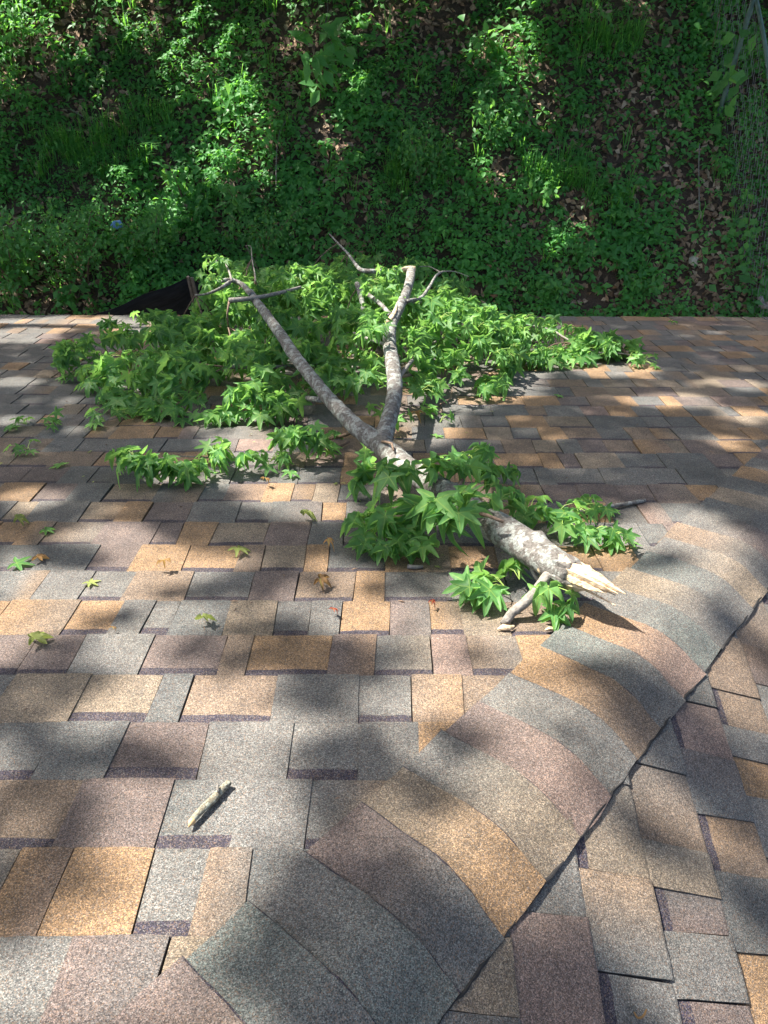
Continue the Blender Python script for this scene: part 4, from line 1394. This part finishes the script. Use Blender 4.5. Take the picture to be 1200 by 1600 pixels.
# ------------------------------------------------------------------ trees overhead that dapple the light
# sun spots: centre and half-size in picture pixels of the patch each gap in the crowns lets the sun reach
ROOF_SPOTS = [(110, 1540, 150, 55), (300, 1540, 45, 35), (200, 1480, 100, 30), (235, 1290, 75, 55), (330, 1270, 70, 45), (420, 1250, 55, 45), (330, 1390, 50, 50), (300, 1110, 80, 40), (180, 1110, 50, 35), (400, 1130, 50, 40),
              (110, 925, 150, 35), (60, 960, 80, 35), (210, 900, 70, 20), (20, 890, 40, 20), (185, 838, 55, 14), (340, 885, 60, 16), (250, 870, 60, 15), (460, 775, 90, 22), (370, 745, 40, 15), (500, 800, 60, 15), (230, 1000, 70, 20), (310, 955, 60, 18),
              (400, 715, 60, 14), (380, 690, 60, 12), (940, 850, 70, 35), (1080, 830, 80, 40), (1150, 900, 60, 50), (1000, 930, 90, 40), (900, 960, 80, 35), (1060, 970, 60, 40), (820, 1000, 60, 25), (960, 1010, 60, 20), (1170, 1000, 40, 40),
              (660, 1095, 65, 45), (740, 1080, 60, 35), (800, 1110, 50, 40), (860, 1220, 90, 55), (790, 1250, 50, 50), (935, 1330, 55, 60), (760, 1340, 60, 50), (1080, 1350, 70, 40), (1170, 1430, 40, 80), (1060, 1300, 40, 40), (1150, 1350, 40, 40), (1020, 1440, 50, 30),
              (960, 580, 60, 10), (1050, 628, 80, 14), (1150, 600, 45, 10), (1170, 650, 40, 12), (735, 592, 75, 24), (690, 640, 65, 18), (815, 600, 40, 12), (830, 565, 40, 12), (1140, 690, 40, 8),
              (120, 507, 150, 10), (40, 525, 70, 14), (230, 515, 60, 8), (30, 600, 40, 7), (20, 660, 30, 6), (50, 780, 50, 12), (570, 965, 60, 18), (650, 955, 50, 16), (560, 900, 40, 14), (700, 985, 60, 18), (640, 1000, 30, 12),
              (620, 720, 35, 14, .12), (650, 735, 40, 12, .15), (880, 890, 55, 30, .1), (930, 915, 50, 25, .09), (830, 855, 30, 20, .1), (700, 720, 40, 10, .14), (700, 840, 30, 22, .12), (850, 955, 40, 20, .03), (790, 930, 40, 18, .03), (960, 850, 40, 14, .03),
              (612, 430, 50, 30, .44), (595, 470, 35, 20, .38), (640, 450, 25, 30, .4), (595, 520, 55, 34, .33), (612, 530, 20, 30, .3), (680, 500, 50, 20, .28), (720, 530, 80, 28, .2), (700, 560, 60, 20, .1), (795, 535, 70, 22, .10), (660, 610, 40, 22, .1), (860, 535, 50, 14, .08), (920, 555, 50, 10, .05), (990, 568, 40, 8, .03),
              (345, 420, 22, 18, .46), (330, 450, 25, 14, .42), (380, 648, 50, 10, .04), (200, 590, 40, 8, .06), (430, 645, 40, 8, .04), (490, 440, 40, 15, .4), (480, 690, 20, 14, .09), (240, 720, 35, 12, .06)]
HILL_SPOTS = [(160, 40, 45, 30), (20, 40, 30, 25), (60, 90, 35, 40), (120, 100, 30, 30), (215, 30, 35, 25), (240, 75, 25, 25), (320, 110, 30, 25), (370, 100, 25, 20), (470, 70, 20, 20), (390, 180, 30, 20), (400, 215, 28, 30), (420, 255, 30, 25), (360, 265, 30, 25),
              (370, 300, 25, 20), (290, 310, 20, 20), (530, 205, 20, 15), (570, 150, 14, 10), (640, 15, 40, 20), (820, 85, 40, 25), (840, 130, 22, 20), (845, 180, 28, 22), (860, 190, 20, 16), (760, 95, 20, 15), (840, 310, 30, 22), (790, 285, 25, 18), (910, 390, 30, 28), (895, 405, 25, 18),
              (205, 378, 18, 12), (235, 360, 25, 14), (280, 360, 20, 14), (100, 480, 40, 14), (20, 455, 25, 18), (130, 415, 20, 14), (540, 245, 20, 15), (20, 150, 25, 20), (600, 40, 25, 16), (90, 20, 20, 15), (430, 300, 18, 16), (560, 70, 14, 10), (1000, 10, 20, 15), (300, 160, 20, 14), (180, 190, 16, 12)]
CLUMPS = [(560, 1460, 170, 140), (850, 1530, 160, 80), (1060, 1540, 80, 60), (1010, 1090, 90, 50), (1100, 1170, 60, 60), (60, 1090, 90, 70), (70, 1400, 110, 50), (560, 1220, 90, 60), (740, 1150, 50, 40), (540, 1030, 110, 25), (450, 1180, 60, 40), (250, 1010, 60, 20),
          (880, 1430, 60, 50), (1150, 1240, 60, 60), (420, 1400, 60, 60), (330, 1190, 50, 25), (150, 1180, 60, 30), (700, 1420, 60, 40), (280, 925, 60, 18), (440, 900, 90, 25), (640, 1250, 60, 50), (1180, 1560, 50, 40)]
Sr = SUN @ RMn                                        # sun direction in the roof frame
def spots():
    rs, hs = [], []
    for s in ROOF_SPOTS:
        px, py, rx, ry = s[:4]; w = s[4] if len(s) > 4 else 0.0
        c = on_roof(px, py, w); a = on_roof(px + rx, py, w); b = on_roof(px, py - ry, w); e = on_roof(px, py + ry, w)
        c0 = c - Sr * (w / Sr[2])
        rs.append((c0[0], c0[1], abs(a[0] - c[0]), abs(b[1] - e[1]) / 2))
    for px, py, rx, ry in HILL_SPOTS:
        c = on_hill(px, py); a = on_hill(px + rx, py); b = on_hill(px, py - ry); e = on_hill(px, py + ry)
        hs.append((c[0], c[1], abs(a[0] - c[0]), max(.05, abs(b[1] - e[1]) / 2)))
    return np.array(rs), np.array(hs)
RS, HS = spots()

def canopy():
    trees = [('shade_tree', 'tall broadleaf tree left of the frame whose crown overhangs the roof', (-9.5, 7.5)), ('shade_tree', 'broadleaf tree up the bank beyond the top of the frame', (-2.5, 18.5)), ('shade_tree', 'broadleaf tree at the upper left beyond the frame', (-12.0, 15.0))]
    n = 150000
    # a leaf hangs somewhere along the line from a point of roof or bank towards the sun
    isroof = rng.random(n) < .38
    T = np.zeros((n, 3))
    k = isroof.sum()
    T[isroof] = np.stack([rng.uniform(-5, 5.5, k), rng.uniform(-1.4, 5.2, k), np.zeros(k)], -1) @ RMn.T
    k = n - k
    y = rng.uniform(5.0, 14.0, k); x = rng.uniform(-1, 1, k) * (2.5 + .62 * y)
    T[~isroof] = np.stack([x, y, hill_z(x, y)], -1)
    L = 8.0 + 3.2 * rng.random(n) + 1.0 * wob(T[:, 0], T[:, 1], .5, 1.0)
    L[~isroof] -= 3.0
    Q = T + SUN * L[:, None]
    marg = .035
    RS[:, 2:] *= .90; HS[:, 2:] *= 1.08; HS[:, 2:] += .03
    # gaps
    rT = T @ RMn
    # over the near part of the roof the foliage is thin, with a few dense clumps
    dens = np.full(n, .27) + .16 * wob(rT[:, 0], rT[:, 1], 1.6, .4)
    for px, py, rx, ry in CLUMPS:
        c = on_roof(px, py); a_ = on_roof(px + rx, py); b_ = on_roof(px, py - ry); e_ = on_roof(px, py + ry)
        q = np.sqrt(((rT[:, 0] - c[0]) / abs(a_[0] - c[0])) ** 2 + ((rT[:, 1] - c[1]) / (abs(b_[1] - e_[1]) / 2)) ** 2)
        dens = np.maximum(dens, np.clip((1.35 - q) / .5, 0, 1))
    near = np.clip((1.72 - rT[:, 1]) / .35, 0, 1)
    keep = ~(isroof & (rng.random(n) > 1 - near * (1 - dens)))
    for cx, cv, rx, rv in RS:
        q = ((rT[:, 0] - cx) / (rx + marg)) ** 2 + ((rT[:, 1] - cv) / (rv + marg)) ** 2
        keep &= ~(isroof & (q < 1))
    for cx, cy, rx, ry in HS:
        q = ((T[:, 0] - cx) / (rx + marg)) ** 2 + ((T[:, 1] - cy) / (ry + marg)) ** 2
        keep &= ~((~isroof) & (q < 1))
    Q, T, isr = Q[keep], T[keep], isroof[keep]
    # a leaf over the bank must not cover a gap meant for the roof and the other way round
    t = -(Q @ RMn)[:, 2] / Sr[2]
    H = Q @ RMn + t[:, None] * Sr
    ok = np.ones(len(Q), bool)
    hitsroof = (H[:, 1] < V_EAVE) & (H[:, 1] > -3)
    for cx, cv, rx, rv in RS:
        ok &= ~(hitsroof & (((H[:, 0] - cx) / (rx + marg)) ** 2 + ((H[:, 1] - cv) / (rv + marg)) ** 2 < 1))
    Q = Q[ok]
    n = len(Q)
    cen = np.array([t_[2] for t_ in trees], float)
    own = np.argmin(np.hypot(Q[:, None, 0] - cen[None, :, 0] * .75, Q[:, None, 1] - cen[None, :, 1]), axis=1)
    for i, (nm, lab, (tx, ty)) in enumerate(trees):
        root = empty(nm, (tx, ty, float(hill_z(tx, ty))))
        tag(root, lab, 'tree', 'trees shading the roof')
        q = Q[own == i]
        if not len(q): continue
        m = len(q)
        d = rng.normal(0, 1, (m, 3)) + np.array([0, 0, -.3])
        nn = np.array([0, 0, .7]) + rng.normal(0, .6, (m, 3))
        V, F = leaflets(q - d / np.linalg.norm(d, axis=1)[:, None] * .05, d, nn, rng.uniform(.10, .16, m), rng.uniform(.09, .14, m), .15, .1)
        fast_mesh('crown', V, F, M_CAN, root, {'tint': np.repeat(rng.random(m), 5)})
        g = float(hill_z(tx, ty)); c = q.mean(0)
        top = np.array([tx, ty, c[2] + 1.0])
        trunk = np.array([[tx, ty, g - .3], [tx + .1, ty, g + 2], [tx + (c[0] - tx) * .12, ty + (c[1] - ty) * .12, (g + c[2]) / 2], [tx + (c[0] - tx) * .3, ty + (c[1] - ty) * .3, c[2] + .6]])
        tube('trunk', trunk, [.30, .25, .21, .12], M_TRUNK, root, 12, .06, .4, i)
        for b in range(7):
            e = q[rng.integers(0, m)]
            a = trunk[2] * (1 - b / 8) + trunk[3] * (b / 8)
            tube('limb', np.array([a, (a + e) / 2 + (0, 0, .5), e]), [.07, .045, .012], M_TRUNK, root, 7, .05, .4, b)
canopy()
